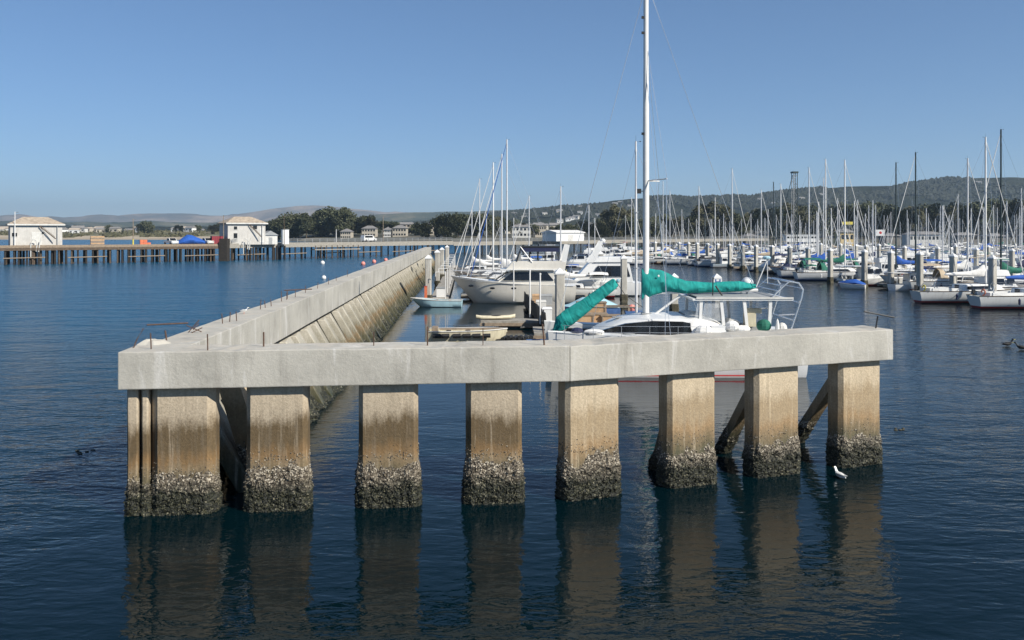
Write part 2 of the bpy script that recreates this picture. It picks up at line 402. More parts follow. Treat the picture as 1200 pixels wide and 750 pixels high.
bw = thing('concrete_breakwater', 'weathered concrete breakwater with cap beam on barnacled piles and long raked wall', 'breakwater', (0, 27, 0))
def bobj(mb, name, m, parent=None, smooth=False, **kw):
    o = mb.obj(name, m, parent or bw, smooth, **kw)
    if parent is None: o.matrix_parent_inverse = Matrix.Translation((0, -27, 0))
    return o
def rough_slab(name, poly, z0, z1, m, cut=0.35, amp=0.006, bev=0.03):
    bm = bmesh.new()
    lo = [bm.verts.new((x, y, z0)) for x, y in poly]; hi = [bm.verts.new((x, y, z1)) for x, y in poly]
    n = len(poly); bm.faces.new(lo[::-1]); bm.faces.new(hi)
    for k in range(n): bm.faces.new((lo[k], lo[(k + 1) % n], hi[(k + 1) % n], hi[k]))
    bmesh.ops.recalc_face_normals(bm, faces=bm.faces)
    bmesh.ops.bevel(bm, geom=list(bm.edges), offset=bev, segments=2, affect='EDGES', profile=0.6)
    # slice along x and y so the edges can wander
    xs = [v.co.x for v in bm.verts]; ys = [v.co.y for v in bm.verts]
    long_x = (max(xs) - min(xs)) > (max(ys) - min(ys))
    a0, a1 = (min(xs), max(xs)) if long_x else (min(ys), max(ys))
    k = a0 + cut
    while k < a1:
        co = (k, 0, 0) if long_x else (0, k, 0); no = (1, 0, 0) if long_x else (0, 1, 0)
        bmesh.ops.bisect_plane(bm, geom=list(bm.verts) + list(bm.edges) + list(bm.faces), plane_co=co, plane_no=no)
        k += cut
    for v in bm.verts:
        q = v.co * 1.7; edge = abs(v.co.z - z1) < 0.05
        nn = noise.noise_vector(q); v.co += nn * amp
        if edge:
            c = max(0, noise.noise(v.co * 3.1) - 0.15); v.co.z -= c * 0.07
    me = bpy.data.meshes.new(name); bm.to_mesh(me); bm.free(); me.materials.append(m)
    o = link(name, me, bw); o.matrix_parent_inverse = Matrix.Translation((0, -27, 0)); return o
CW = 1.45
Ab, Bb, Cb = offs(CW)
mit = 0.004
rough_slab('cap_beam', [tuple(A), tuple(B - d1 * mit), tuple(Bb - d1 * mit), tuple(Ab)], ZB, ZT, M_cap)
rough_slab('cap_beam', [tuple(B + d2 * mit), tuple(Cc), tuple(Cb), tuple(Bb + d2 * mit)], ZB, ZT - 0.004, M_cap)
# the long wall
WD = Vector((-0.052, 1.0)).normalized(); WN = Vector((WD.y, -WD.x))      # WN points to the harbour
W0 = ray_on(262, Ab, d1); W0 = Vector((-9.55, Ab.y + 0.02 + (W0.x - Ab.x) * 0.1))   # inner edge where it leaves the front beam
WL = 168.0; WW = 1.35
wl = [W0, W0 + WD * WL, W0 + WD * WL - WN * WW, W0 - WN * WW - WD * 0.12]
seg_n = 14
for k in range(seg_n):
    a = W0 + WD * (WL * k / seg_n + (0.012 if k else 0.0)); b = W0 + WD * (WL * (k + 1) / seg_n)
    wv = 0.012 * ((k * 7) % 3 - 1)
    rough_slab('wall_cap', [tuple(a + WN * wv), tuple(b + WN * wv), tuple(b - WN * WW), tuple(a - WN * WW)], ZB - 0.35, ZT - 0.006 - 0.004 * (k % 2), M_cap, cut=2.4, amp=0.004, bev=0.03)
# raked panels
def panel_mesh():
    rk = 1.75
    h = 0.19; sec = []
    mb = MB(); w2 = 1.12
    for y in (-w2, w2):
        sec.append([(-0.62, y, ZB - 0.55), (-0.14, y, ZB - 0.55), (rk + 0.35, y, -0.8), (rk - 0.25, y, -0.8)])
    mb.loft(sec)
    bm = bmesh.new(); me = mb.mesh('wall_panel', M_panel); bm.from_mesh(me)
    bmesh.ops.bevel(bm, geom=list(bm.edges), offset=0.04, segments=1, affect='EDGES'); bm.to_mesh(me); bm.free(); return me
pm = panel_mesh(); wrz = atan2(WD.y, WD.x) - pi / 2
M_barn_foot = M_barn
for k in range(67):
    y = 1.6 + k * 2.5
    if y > WL - 1: break
    pr = 0.05 if k % 2 else -0.02
    q = W0 + WD * y + WN * (pr + random.uniform(-.02, .02))
    o = link('wall_panel', pm, bw, rot=(random.uniform(-.008, .008), random.uniform(-.01, .01), wrz + (0.15 + random.uniform(-.03, .03))))
    o.location = (q.x, q.y - 27, random.uniform(-0.05, 0.03))
# dark core of the wall behind the panels
mb = MB(); a, b = W0 - WN * 0.72 + WD * 0.5, W0 - WN * 0.72 + WD * (WL - 0.5)
mb.prism([tuple(a), tuple(b), tuple(b - WN * 0.5), tuple(a - WN * 0.5)], -1.0, ZB - 0.352)
bobj(mb, 'wall_core', M_panel)
# mussel-covered foot of the wall
def crust(points, z0, z1, seed, step=0.036, amp=0.07, ztop_var=0.35):
    """a shell crust following a closed plan outline"""
    per = []; n = len(points)
    for i in range(n):
        a, b = points[i], points[(i + 1) % n]; L = (b - a).length; m = max(1, int(L / step))
        nr = Vector(((b - a).y, -(b - a).x)).normalized()
        for k in range(m): per.append((a + (b - a) * (k / m), nr))
    rows = int((z1 - z0) / step); mb = MB(); vs_ = []; P = len(per)
    for j in range(rows + 1):
        for i, (q, nr) in enumerate(per):
            tz = z1 + ztop_var * (noise.noise(Vector((q.x * 1.3, q.y * 1.3, seed))) + 0.5 * noise.noise(Vector((q.x * 5, q.y * 5, seed)))) 
            z = z0 + (tz - z0) * j / rows
            fr = 1 - j / rows
            nz = noise.fractal(Vector((q.x * 7, q.y * 7, z * 7 + seed)), 0.8, 2.1, 4)
            o = -0.02 + (0.03 + amp * (0.35 + 0.8 * nz)) * min(1, fr * 3.0) + 0.05 * min(1, fr * 1.2)
            if j == rows: o = -0.03
            jt = 0.35 * step
            vs_.append((q.x + nr.x * o + random.uniform(-jt, jt), q.y + nr.y * o + random.uniform(-jt, jt), z + random.uniform(-jt, jt)))
    fs = []
    for j in range(rows):
        for i in range(P): fs.append((j * P + i, j * P + (i + 1) % P, (j + 1) * P + (i + 1) % P, (j + 1) * P + i))
    mb.add(vs_, fs)
    # single shells standing proud of the crust
    base = list(vs_)
    for _ in range(int(len(base) * 0.42)):
        k = random.randrange(len(base)); j, i = divmod(k, P); q = Vector(base[k]); nr = per[i][1]
        if random.random() < (j / rows) ** 3: continue
        s = random.uniform(0.010, 0.028); up = Vector((nr.x, nr.y, random.uniform(-0.7, 0.7))).normalized()
        e = up.cross(Vector((random.uniform(-1, 1), random.uniform(-1, 1), random.uniform(-1, 1)))).normalized(); f_ = up.cross(e)
        tip = q + up * s * random.uniform(1.0, 2.0); q -= up * 0.01
        mb.add([q + e * s, q + f_ * s * .8, q - e * s, q - f_ * s * .8, tip + e * s * .35, tip - e * s * .35],
               [(0, 1, 4), (1, 5, 4), (1, 2, 5), (2, 3, 5), (3, 4, 5), (3, 0, 4)])
    for _ in range(int(P * 1.6)):                                           # thin scatter above the crust line
        i = random.randrange(P); q, nr = per[i]; z = z1 + random.uniform(-0.15, 0.42) * random.random() + 0.05; s = random.uniform(0.012, 0.028)
        q = Vector((q.x, q.y, z)); up = Vector((nr.x, nr.y, 0)); e = Vector((-nr.y, nr.x, 0)); f_ = Vector((0, 0, 1)); tip = q + up * s
        mb.add([q + e * s, q + f_ * s, q - e * s, q - f_ * s, tip], [(0, 1, 4), (1, 2, 4), (2, 3, 4), (3, 0, 4)])
    return mb
fp = W0 + WN * 1.56
mbc = MB(); vs_ = []; fs = []; ny, nz_ = 700, 12
for i in range(ny):
    y = 0.8 + (WL - 1.5) * (i / (ny - 1)) ** 1.8
    for j in range(nz_):
        z = -0.4 + 1.25 * j / (nz_ - 1)
        q = fp + WD * y - WN * (z * 0.56)
        nn = noise.fractal(Vector((q.x * 2.2, q.y * 2.2, z * 3)), 0.8, 2.1, 5)
        o = 0.30 * nn + 0.22 * noise.noise(Vector((q.y * .8, 0, z))) - 0.38 * (j / (nz_ - 1)) ** 2 + 0.14
        vs_.append((q.x + WN.x * o, q.y + WN.y * o, z + random.uniform(-.04, .04)))
for i in range(ny - 1):
    for j in range(nz_ - 1): a = i * nz_ + j; fs.append((a, a + 1, a + nz_ + 1, a + nz_))
mbc.add(vs_, fs); o = bobj(mbc, 'mussel_crust', M_barn); o['kind'] = 'stuff'

# front piles
SET = 0.26
def front_pile(px0, px1, P0, dd, nn, m, depth=0.62, ch=0.13, label=None, seed=0, crust_top=1.35, batter=None, top=ZB + 0.02, foot=0.0):
    a = ray_on(px0, P0 + nn * SET, dd); b = ray_on(px1, P0 + nn * SET, dd)
    out = [a + dd * ch, b - dd * ch, b + nn * ch, b + nn * depth, a + nn * depth, a + nn * ch]
    secs = []
    c = (a + b) / 2 + nn * (depth / 2)
    mb = MB(); zz = -1.2
    while zz < top:
        k = 1 + foot * max(0, (2.0 - zz)) / 3
        secs.append([( (c + (q - c) * k).x + noise.noise(Vector((q.x * 3, q.y * 3, zz * 2))) * 0.008, (c + (q - c) * k).y + noise.noise(Vector((q.x * 3, q.y * 3, zz * 2 + 9))) * 0.008, zz) for q in out]); zz += 0.3
    secs.append([(q.x, q.y, top) for q in out])
    mb.loft(secs); o = bobj(mb, 'pile', m)
    cr = crust([c + (q - c) * (1.0 + foot * 0.5) for q in out], -0.25, crust_top, seed)
    cm = cr.mesh('barnacle_crust', M_barn, fix=False)
    k = link('barnacle_crust', cm, o); k['kind'] = 'stuff'
    if batter:
        # raking brace leaning back into the harbour
        s, e, w_ = batter
        p0 = c + nn * 0.25; p1 = c + nn * (0.25 + s)
        mb = MB(); secs = []
        for t in [i / 8 for i in range(9)]:
            q = p0 + (p1 - p0) * t; z = top - 0.0 + (-0.9 - top) * t
            secs.append([(q.x + dd.x * x + nn.x * y, q.y + dd.y * x + nn.y * y, z) for x, y in ((-w_, -.2), (w_, -.2), (w_, .2), (-w_, .2))])
        mb.loft(secs); br = bobj(mb, 'raking_brace', m)
        zc = 0.9; t = (top - 0.4) / (top + 0.9); q = p0 + (p1 - p0) * t
        o2 = [q + dd * x + nn * y for x, y in ((-w_, -.2), (w_, -.2), (w_, .2), (-w_, .2))]
        cr = crust(o2, -0.2, 1.0, seed + 50, 0.07)
        # shear the crust with the brace
        sl = s / (top + 0.9)
        cr.v = [(x - nn.x * sl * (z - 0.4), y - nn.y * sl * (z - 0.4), z) for x, y, z in cr.v]
        k = link('barnacle_crust', cr.mesh('barnacle_crust', M_barn, fix=False), br); k['kind'] = 'stuff'
    return o
front_pile(148.5, 161.5, A, d1, n1, M_pileL, 0.5, 0.04, seed=1, crust_top=1.0)
front_pile(165.5, 173.5, A, d1, n1, M_pileL, 0.5, 0.04, seed=2, crust_top=1.0)
front_pile(176.0, 251.0, A, d1, n1, M_pileL, 0.65, 0.2, seed=3, crust_top=1.1)
front_pile(288, 360, A, d1, n1, M_pileL, seed=4, crust_top=1.42, foot=0.01)
front_pile(420, 490, A, d1, n1, M_pileL, seed=5, crust_top=1.42, foot=0.012)
front_pile(547, 612, A, d1, n1, M_pileL, seed=6, crust_top=1.40, foot=0.012)
front_pile(664, 727, B, d2, n2, M_pileR, seed=7, crust_top=1.38, foot=0.01)
front_pile(784, 840, B, d2, n2, M_pileR, seed=8, crust_top=1.30, batter=(2.0, 0, .21))
front_pile(886, 938, B, d2, n2, M_pileR, seed=9, crust_top=1.25, batter=(3.3, 0, .21))
front_pile(985, 1034, B, d2, n2, M_pileR, seed=10, crust_top=1.15, batter=(3.6, 0, .21))
# raked members behind the corner
for x0, y0, lean in ((-8.95, 26.9, 1.5), (-8.1, 27.7, 1.2)):
    mb = MB(); secs = []
    for t in (0, .25, .5, .75, 1):
        x = x0 + lean * t; z = ZB - 0.005 + (-1.2 - ZB) * t
        secs.append([(x - .35, y0 - .3, z), (x + .35, y0 - .3, z), (x + .35, y0 + .3, z), (x - .35, y0 + .3, z)])
    mb.loft(secs); o = bobj(mb, 'raking_brace', M_pileR)
    q = [Vector((x0 + lean * .75 + a_, y0 + b_)) for a_, b_ in ((-.35, -.3), (.35, -.3), (.35, .3), (-.35, .3))]
    cr = crust(q, -0.2, 1.3, 80 + x0, 0.07); sl = lean / (ZB + 1.2)
    cr.v = [(x - sl * (z - 0.0), y, z) for x, y, z in cr.v]
    k = link('barnacle_crust', cr.mesh('barnacle_crust', M_barn, fix=False), o); k['kind'] = 'stuff'
# rebar stubs, bent bars and rails left in the concrete
def rebar(px, py, h, r=0.022, lean=(0, 0), z=ZT):
    p0 = Pz(px, py, z); mb = MB(); p0.z -= 0.1
    r *= .8; mb.tube([p0, p0 + Vector((lean[0] * .4, lean[1] * .4, h * .5 + .05)), p0 + Vector((lean[0], lean[1], h + .1))], r, 6); bobj(mb, 'rebar_stub', M_rust)
for px, py, h in ((177.3, 409, .46), (243.5, 410.5, .46), (261, 379, .36), (269, 377, .36), (277.5, 376, .36), (305, 362, .42), (311, 360, .3), (318, 358, .3), (330, 353, .5), (336, 351, .35), (346, 348, .4), (358, 343, .4), (372, 338, .35), (385, 333, .4), (394, 329, .3), (407, 324, .5)):
    rebar(px, py, h, lean=(random.uniform(-.04, .04), 0))
rebar(309, 406.0, .42, .03); rebar(438, 405.0, .40, .02); rebar(501, 404.5, .55, .028); rebar(566, 404.5, .5, .018); rebar(638, 404.2, .62, .035, (-.06, 0))
rebar(155, 407.5, .55, .022, (0.28, .1)); rebar(195.5, 399.5, .32, .03, (-.05, 0))
mb = MB(); q = Pz(172, 393.5, ZT); mb.tube([(q.x, q.y, ZT + .35), (q.x + 1.15, q.y + .5, ZT + .36)], .026, 6); bobj(mb, 'rusty_rail', M_rust)
mb = MB(); q = Pz(228, 390, ZT)
for dx, dz, ex, ez in ((-.2, .02, .12, .42), (-.28, .25, .2, .02), (-.1, 0, .22, .16), (-.05, .1, .1, .3)):
    mb.tube([(q.x + dx, q.y, ZT + dz), (q.x + ex, q.y + .1, ZT + ez)], .016, 5)
bobj(mb, 'bent_bars', M_rust)
mb = MB(); q = Pz(339, 350, ZT); mb.tube([(q.x - .25, q.y, ZT + .42), (q.x + 1.0, q.y + .6, ZT + .44)], .03, 6); mb.tube([(q.x - .1, q.y, ZT - .05), (q.x - .1, q.y, ZT + .42)], .02, 5); bobj(mb, 'rusty_rail', M_rust)
mb = MB(); q = Pz(160, 404, ZT); 
mb.loft([[(q.x + .35 + rr_ * cos(t) * (1 + .25 * sin(3 * t + 1)), q.y + .35 + rr_ * sin(t) * (1 + .2 * cos(2 * t)), ZT + z + .03 * sin(5 * t)) for t in [2 * pi * j / 11 for j in range(11)]] for rr_, z in ((.5, -.04), (.40, .02), (.27, .09), (.1, .10))])
bobj(mb, 'broken_concrete_lump', M_cap)
# iron T post at the outer end
q = Pz(1026, 384.5, ZT); mb = MB(); mb.tube([(q.x, q.y, ZT - .05), (q.x + .08, q.y, ZT + .42)], .025, 6); mb.tube([(q.x - .4, q.y, ZT + .58), (q.x + .7, q.y + .1, ZT + .36)], .028, 6)
bobj(mb, 'iron_post', M_black)

# ------------------------------------------------------------------ boats
def hull_mesh(L, Bm, fb, fs_, rake, tr=0.75, full=0.5, m=None, name='hull', N=16, keel=0.35, rnd_=(0.97, 0.86, 0.55), ovh=0.12):
    """stern at -L/2, bow at +L/2; fb bow freeboard, fs_ stern freeboard"""
    mb = MB(); secs = []
    for i in range(N + 1):
        t = i / N
        b = Bm / 2 * (tr + (1 - tr) * sin(min(1, t / full) * pi / 2)) if t < full else Bm / 2 * (1 - ((t - full) / (1 - full)) ** 2.4)
        b = max(b, 0.02); sh = fs_ + (fb - fs_) * t ** 1.8
        x = -L / 2 + L * t
        def X(z): return x + rake * t ** 4 * (z / fb - 1) - (ovh * L / 10) * (1 - t) ** 6 * (z / fs_)
        sec = []
        for q, z in ((1.0, sh), (rnd_[0], sh * .55), (rnd_[1], sh * .1), (rnd_[2], -keel * .7)):
            sec.append((X(z), -b * q, z))
        sec.append((X(-keel), 0, -keel))
        for q, z in ((rnd_[2], -keel * .7), (rnd_[1], sh * .1), (rnd_[0], sh * .55), (1.0, sh)):
            sec.append((X(z), b * q, z))
        secs.append(sec)
    mb.loft(secs, closed=False, cap=False)
    mb.f.append(tuple(range(9))[::-1])
    return mb.mesh(name, m or M_white, smooth=True), secs
def deck_mesh(secs, m, drop=0.06, inset=0.04, name='deck'):
    mb = MB(); rows = []
    for s in secs:
        a, b = Vector(s[0]), Vector(s[-1]); wd = max(0.01, (b - a).length / 2 - inset)
        c = (a + b) / 2; rows.append([(c.x, -wd, a.z - drop), (c.x, 0, a.z - drop + 0.06), (c.x, wd, a.z - drop)])
    mb.loft(rows, closed=False, cap=False); me = mb.mesh(name, m)
    if me.polygons[0].normal.z < 0: me.flip_normals()
    return me
def house_mesh(name, x0, x1, w0, w1, z0, z1, m, front=0.6, back=0.1, side=0.15, bev=0.06):
    """deckhouse: tapers forward (w1 at bow end), raked front"""
    mb = MB()
    mb.add([(x0, -w0, z0), (x1, -w1, z0), (x1, w1, z0), (x0, w0, z0), (x0 + back, -w0 + side, z1), (x1 - front, -w1 + side, z1), (x1 - front, w1 - side, z1), (x0 + back, w0 - side, z1)],
           [(0, 1, 2, 3), (7, 6, 5, 4), (0, 4, 5, 1), (1, 5, 6, 2), (2, 6, 7, 3), (3, 7, 4, 0)])
    me = mb.mesh(name, m); bm = bmesh.new(); bm.from_mesh(me)
    bmesh.ops.bevel(bm, geom=list(bm.edges), offset=bev, segments=2, affect='EDGES'); bm.to_mesh(me); bm.free(); return me
def side_window(name, x0, x1, w0, w1, z0, z1, sgn, x0t=None, x1t=None, side=0.1):
    """dark pane slab lying on a tapering cabin side"""
    x0t = x0 if x0t is None else x0t; x1t = x1 if x1t is None else x1t
    a = [(x0, sgn * w0, z0), (x1, sgn * w1, z0), (x1t, sgn * (w1 - side), z1), (x0t, sgn * (w0 - side), z1)]
    b = [(x, y + sgn * 0.02, z + .002) for x, y, z in a]
    return MB().loft([a, b]).mesh(name, M_glass)
def cover_mesh(name, stations, m, n=14, wr=0.05, seed=0.0, div=3):
    """canvas over a furled sail: stations of (x, z_bottom, z_top, half_width)"""
    st = []
    for (a, b) in zip(stations, stations[1:]):
        for k in range(div): t = k / div; st.append(tuple(p + (q - p) * t for p, q in zip(a, b)))
    st.append(stations[-1]); mb = MB(); secs = []
    for x, zb, zt, hw in st:
        c = (zb + zt) / 2; h = (zt - zb) / 2; sec = []
        for k in range(n):
            t = 2 * pi * k / n; s = sin(t)
            yy = hw * cos(t) * (1.0 - 0.35 * max(0, s)); z = c + h * s
            nn = noise.fractal(Vector((x * 2.0 + z * 1.5, t * 1.2, seed)), 0.9, 2.0, 3)
            q = 1 + wr * nn / max(0.15, hw) * 1.6
            sec.append((x + 0.02 * nn, yy * q, c + (z - c) * (1 + wr * 0.6 * nn)))
        secs.append(sec)
    mb.loft(secs); return mb.mesh(name, m, smooth=True)

def hull_paint(name, top, boot, bottom):
    g = NT(name); p = g.coords(False); z = g.z(p)[2]
    c = g.ramp(g.math('ADD', g.math('MULTIPLY', z, .25), .25), [(.0, bottom), (.275, bottom), (.277, boot), (.315, boot), (.317, top), (1.0, top)], 'CONSTANT')
    st = g.noise(g.mapped(p, (3, 3, .4)), 1.2, 5, .6); c = g.mix(g.ramp(st, [(.52, 0.0), (.8, .22)]), c, (.30, .26, .2))
    g.color(c); g.b.inputs['Roughness'].default_value = .28; return g.m
H_blue = hull_paint('white_hull_blue_boot', (.72, .72, .70), (.02, .05, .22), (.03, .04, .07)); H_red = hull_paint('white_hull_red_boot', (.70, .70, .67), (.35, .03, .03), (.12, .02, .02))
H_navy = hull_paint('navy_hull', (.02, .03, .09), (.6, .6, .58), (.10, .02, .02)); H_cream = hull_paint('cream_hull', (.62, .57, .45), (.03, .12, .06), (.03, .04, .04)); H_grey = hull_paint('grey_hull', (.36, .42, .46), (.5, .5, .5), (.03, .04, .07))
COVER = {'blue': M_blue, 'green': M_green, 'navy': M_navy, 'white': M_wcan, 'tan': M_tan, 'teal': M_teal}
def sail_meshes(size):
    L, Bm = {'s': (8.5, 2.8), 'm': (10.8, 3.4), 'l': (13.2, 4.0)}[size]
    k = L / 10.8; fb, fs_ = 1.4 * k, 1.1 * k
    h, secs = hull_mesh(L, Bm, fb, fs_, 1.3 * k, tr=.56, rnd_=(.95, .72, .34), ovh=.3)
    d = deck_mesh(secs, mat('boat_deck_paint', (.42, .40, .34), .7, .2, 1.5, dirt=.2))
    cab = house_mesh('cabin', -0.16 * L, 0.26 * L, Bm * .30, Bm * .20, fs_ - .02, fs_ + .62 * k, M_white, 0.9 * k, .12, .16)
    win = [side_window('window', -0.12 * L, 0.15 * L, Bm * .30 - .02, Bm * .235 - .02, fs_ + .20 * k, fs_ + .48 * k, s, -0.11 * L, .11 * L, .07) for s in (-1, 1)]
    toe = [MB().tube([Vector(q[s]) + Vector((0, 0, .02)) for q in secs], .045, 5).mesh('toe_rail', M_brwood) for s in (0, -1)]
    comp = MB().bounds(-.163 * L, -.150 * L, -.32, .32, fs_ + .05, fs_ + .56 * k).mesh('companionway', M_black)
    coam = MB()
    for s in (-1, 1): coam.bounds(-.42 * L, -.165 * L, s * Bm * .27 - .07, s * Bm * .27 + .07, fs_ - .05, fs_ + .30 * k)
    coam.bounds(-.44 * L, -.422 * L, -Bm * .27, Bm * .27, fs_ - .05, fs_ + .30 * k)
    dod = MB(); 
    dod.loft([[(-.22 * L + dx, Bm * .3 * cos(t) * w_, fs_ + .3 * k + (hh * k) * sin(t)) for t in [pi * j / 8 for j in range(9)]] for dx, w_, hh in ((0, 1, 1.1), (.05 * L, 1, 1.05), (.09 * L, .95, .35))], closed=False, cap=False)
    pul = MB()
    for s in (-1, 1):
        pul.tube([(.40 * L, s * Bm * .2, fb - .08), (.40 * L, s * Bm * .22, fb + .55), (.47 * L, s * .1, fb + .58)], .016, 5)
        pul.tube([(-.46 * L, s * Bm * .33, fs_ - .06), (-.47 * L, s * Bm * .34, fs_ + .6), (-.47 * L, 0, fs_ + .62)], .016, 5)
        pul.tube([(-.47 * L, s * Bm * .34, fs_ + .58), (-.1 * L, s * Bm * .49, fs_ + .6), (.40 * L, s * Bm * .22, fb + .55)], .010, 4)
    bim = MB(); bim.loft([[(x, Bm * .36 * cos(t), fs_ + 1.75 * k + .28 * sin(t) + dz) for t in [pi * j / 8 for j in range(9)]] for x, dz in ((-.43 * L, -.08), (-.36 * L, 0), (-.27 * L, 0), (-.22 * L, -.06))], closed=False, cap=False)
    bfr = [MB().tube([(-.33 * L + e_, -Bm * .38, fs_), (x * L, -Bm * .36, fs_ + 1.72 * k), (x * L, Bm * .36, fs_ + 1.72 * k), (-.33 * L + e_, Bm * .38, fs_)], .02, 5).mesh('bimini_hoop', M_steel) for x, e_ in ((-.43, -.05), (-.22, .05))]
    wheel = MB().tube([(-.36 * L, .42 * cos(t), fs_ + .75 * k + .42 * sin(t)) for t in [2 * pi * j / 16 for j in range(17)]], .02, 5).tube([(-.355 * L, 0, fs_), (-.355 * L, 0, fs_ + .8 * k)], .07, 6)
    hat = MB().bounds(.06 * L, .12 * L, -.28, .28, fs_ + .62 * k - .02, fs_ + .62 * k + .06)
    CACHE['xs' + size] = (bim.mesh('bimini', M_blue, True, fix=False), bfr, wheel.mesh('steering_wheel', M_steel), hat.mesh('hatch', M_glass))
    return dict(L=L, B=Bm, fb=fb, fs=fs_, k=k, hull=h, deck=d, cabin=cab, win=win, coam=coam.mesh('cockpit_coaming', M_white), dod=dod.mesh('spray_hood', M_blue, True, fix=False), rail=pul.mesh('guard_rail', M_steel), toe=toe, comp=comp)
U_mast = MB().tube([(0, 0, 0), (0, 0, .5), (0, 0, 1)], .095, 10, .07).mesh('mast', M_alu, True)
U_line = MB().tube([(0, 0, 0), (0, 0, 1)], .011, 4).mesh('stay', M_steel)
U_furl = MB().tube([(0, 0, 0), (0, 0, .1), (0, 0, .85), (0, 0, 1)], .075, 7, .03).mesh('furled_jib', M_wcan, True)
U_spr = MB().box((0, 0, 0), (.10, 1, .035)).mesh('spreader', M_alu)
U_gear = MB().tube([(0, 0, -.05), (0, 0, .75)], .012, 4).tube([(0, 0, .02), (-.45, 0, .03)], .012, 4).box((-.5, 0, .06), (.16, .02, .10)).mesh('wind_vane', M_black)
def span(name, me, parent, a, b, m=None):
    a, b = Vector(a), Vector(b); d = b - a
    o = link(name, me, parent, loc=a, rot=d.to_track_quat('Z', 'Y').to_euler(), scale=(1, 1, d.length), m=m); return o
HR = random.Random(4)
U_fender = MB().loft([[(cos(t) * r_, sin(t) * r_, z) for t in [2 * pi * j / 8 for j in range(8)]] for z, r_ in ((-.32, .03), (-.27, .11), (.22, .12), (.3, .05), (.38, .02))]).mesh('fender', M_wcan, True)
U_outb = MB().bounds(-.14, .14, -.12, .12, .0, .42).bounds(-.06, .06, -.06, .06, -.7, -.002).mesh('outboard_motor', M_black)
U_ring = MB().tube([(0, .3 * cos(t), .3 * sin(t)) for t in [2 * pi * j / 14 for j in range(12)]], .07, 6).mesh('life_ring', M_yel)
def sailboat(px, topy, d, size, flip, cover='blue', mast='alu', furl=True, label=None, group=None, yaw=0.0, roll=0.0, dod=None, full=True, hullm=None, furlm=None, sprd=2):
    """flip=True: stern to the left (bow to +X)"""
    S = cached('sail' + size, lambda: sail_meshes(size)); L, Bm, fb, fs_, k = (S[q] for q in ('L', 'B', 'fb', 'fs', 'k'))
    mx = 0.10 * L; rz = (0 if flip else pi) + yaw
    mp = Pd(px, d); loc = mp - Vector((cos(rz) * mx, sin(rz) * mx, 0))
    H = zat(topy, d); z0 = fs_ + .60 * k
    r = thing('sailboat', label, 'sailboat', loc, rz, group, rot=(roll, 0, rz))
    mm = {'alu': M_alu, 'white': M_mastw, 'dark': M_mastd}[mast]
    link('hull', S['hull'], r, m=hullm or HR.choice((H_blue, H_blue, H_red, H_blue))); link('deck', S['deck'], r)
    cb = link('cabin', S['cabin'], r)
    for q in S['win']: link('window', q, cb)
    for q in S['toe']: link('toe_rail', q, r)
    link('companionway', S['comp'], cb)
    if full:
        link('cockpit_coaming', S['coam'], r); link('guard_rail', S['rail'], r)
        if dod: link('spray_hood', S['dod'], r, m=COVER[dod])
        if d < 190:
            xs = CACHE['xs' + size]; link('steering_wheel', xs[2], r); link('hatch', xs[3], cb)
            if HR.random() < .6: link('bimini', xs[0], r, m=COVER[dod or HR.choice(('white', 'tan', 'blue', 'white'))]); [link('bimini_hoop', q, r) for q in xs[1]]
        if d < 150:
            for s in (-1, 1):
                for x in (-.25, .0, .18): link('fender', U_fender, r, loc=(x * L, s * (Bm * .5 + .07) * (1 - max(0, x) * .5), fs_ * .62), m=HR.choice((M_wcan, M_navy, M_wcan)))
            link('outboard_motor', U_outb, r, loc=(-.485 * L, Bm * .2, fs_ + .2)); link('life_ring', U_ring, r, loc=(-.478 * L, -Bm * .18, fs_ + .4), m=HR.choice((M_yel, M_wcan, M_orange)))
    ms = link('mast', U_mast, r, loc=(mx, 0, z0 - .05), scale=(k * 1.1, k * 1.1, H - z0), m=mm)
    mh = H - z0
    for f_ in ((.62, .33) if sprd == 2 else (.5,)):
        link('spreader', U_spr, r, loc=(mx, 0, z0 + mh * f_), scale=(1, Bm * (.62 if f_ < .5 else .5), 1), m=mm)
    bl = .36 * L
    link('boom', cached('boom' + size, lambda: MB().tube([(0, 0, 0), (-.36 * S['L'], 0, .06)], .07, 7).mesh('boom', M_alu, True)), r, loc=(mx - .08, 0, z0 + .85 * k), m=mm)
    if cover:
        cv = cached('cover' + size, lambda: cover_mesh('sail_cover', [(-.0, -.1, 1.0 * k, .10), (-.3 * k, -.16, .95 * k, .2), (-.8 * k, -.18, .55 * k, .24), (-1.6 * k, -.16, .36 * k, .22), (-3 * k, -.1, .28 * k, .18), (-.355 * L, -.02, .18 * k, .1)], M_blue))
        link('sail_cover', cv, r, loc=(mx - .02, 0, z0 + .85 * k), m=COVER[cover])
    top = (mx, 0, z0 + mh * .97)
    if furl: span('furled_jib', U_furl, r, (.47 * L, 0, fb + .1), (mx + .05, 0, z0 + mh * (.97 if size != 's' else .85)), furlm)
    else: span('forestay', U_line, r, (.47 * L, 0, fb), top)
    span('backstay', U_line, r, (-.46 * L, 0, fs_ + .02), top)
    for s in (-1, 1):
        span('shroud', U_line, r, (mx - .1, s * Bm * .46, fs_), (mx, s * Bm * .25, z0 + mh * .62)); 
        span('shroud', U_line, r, (mx, s * Bm * .25, z0 + mh * .62), top)
    if full: link('wind_vane', U_gear, r, loc=(mx, 0, H - .1), scale=(.6, .6, .6))
    return r

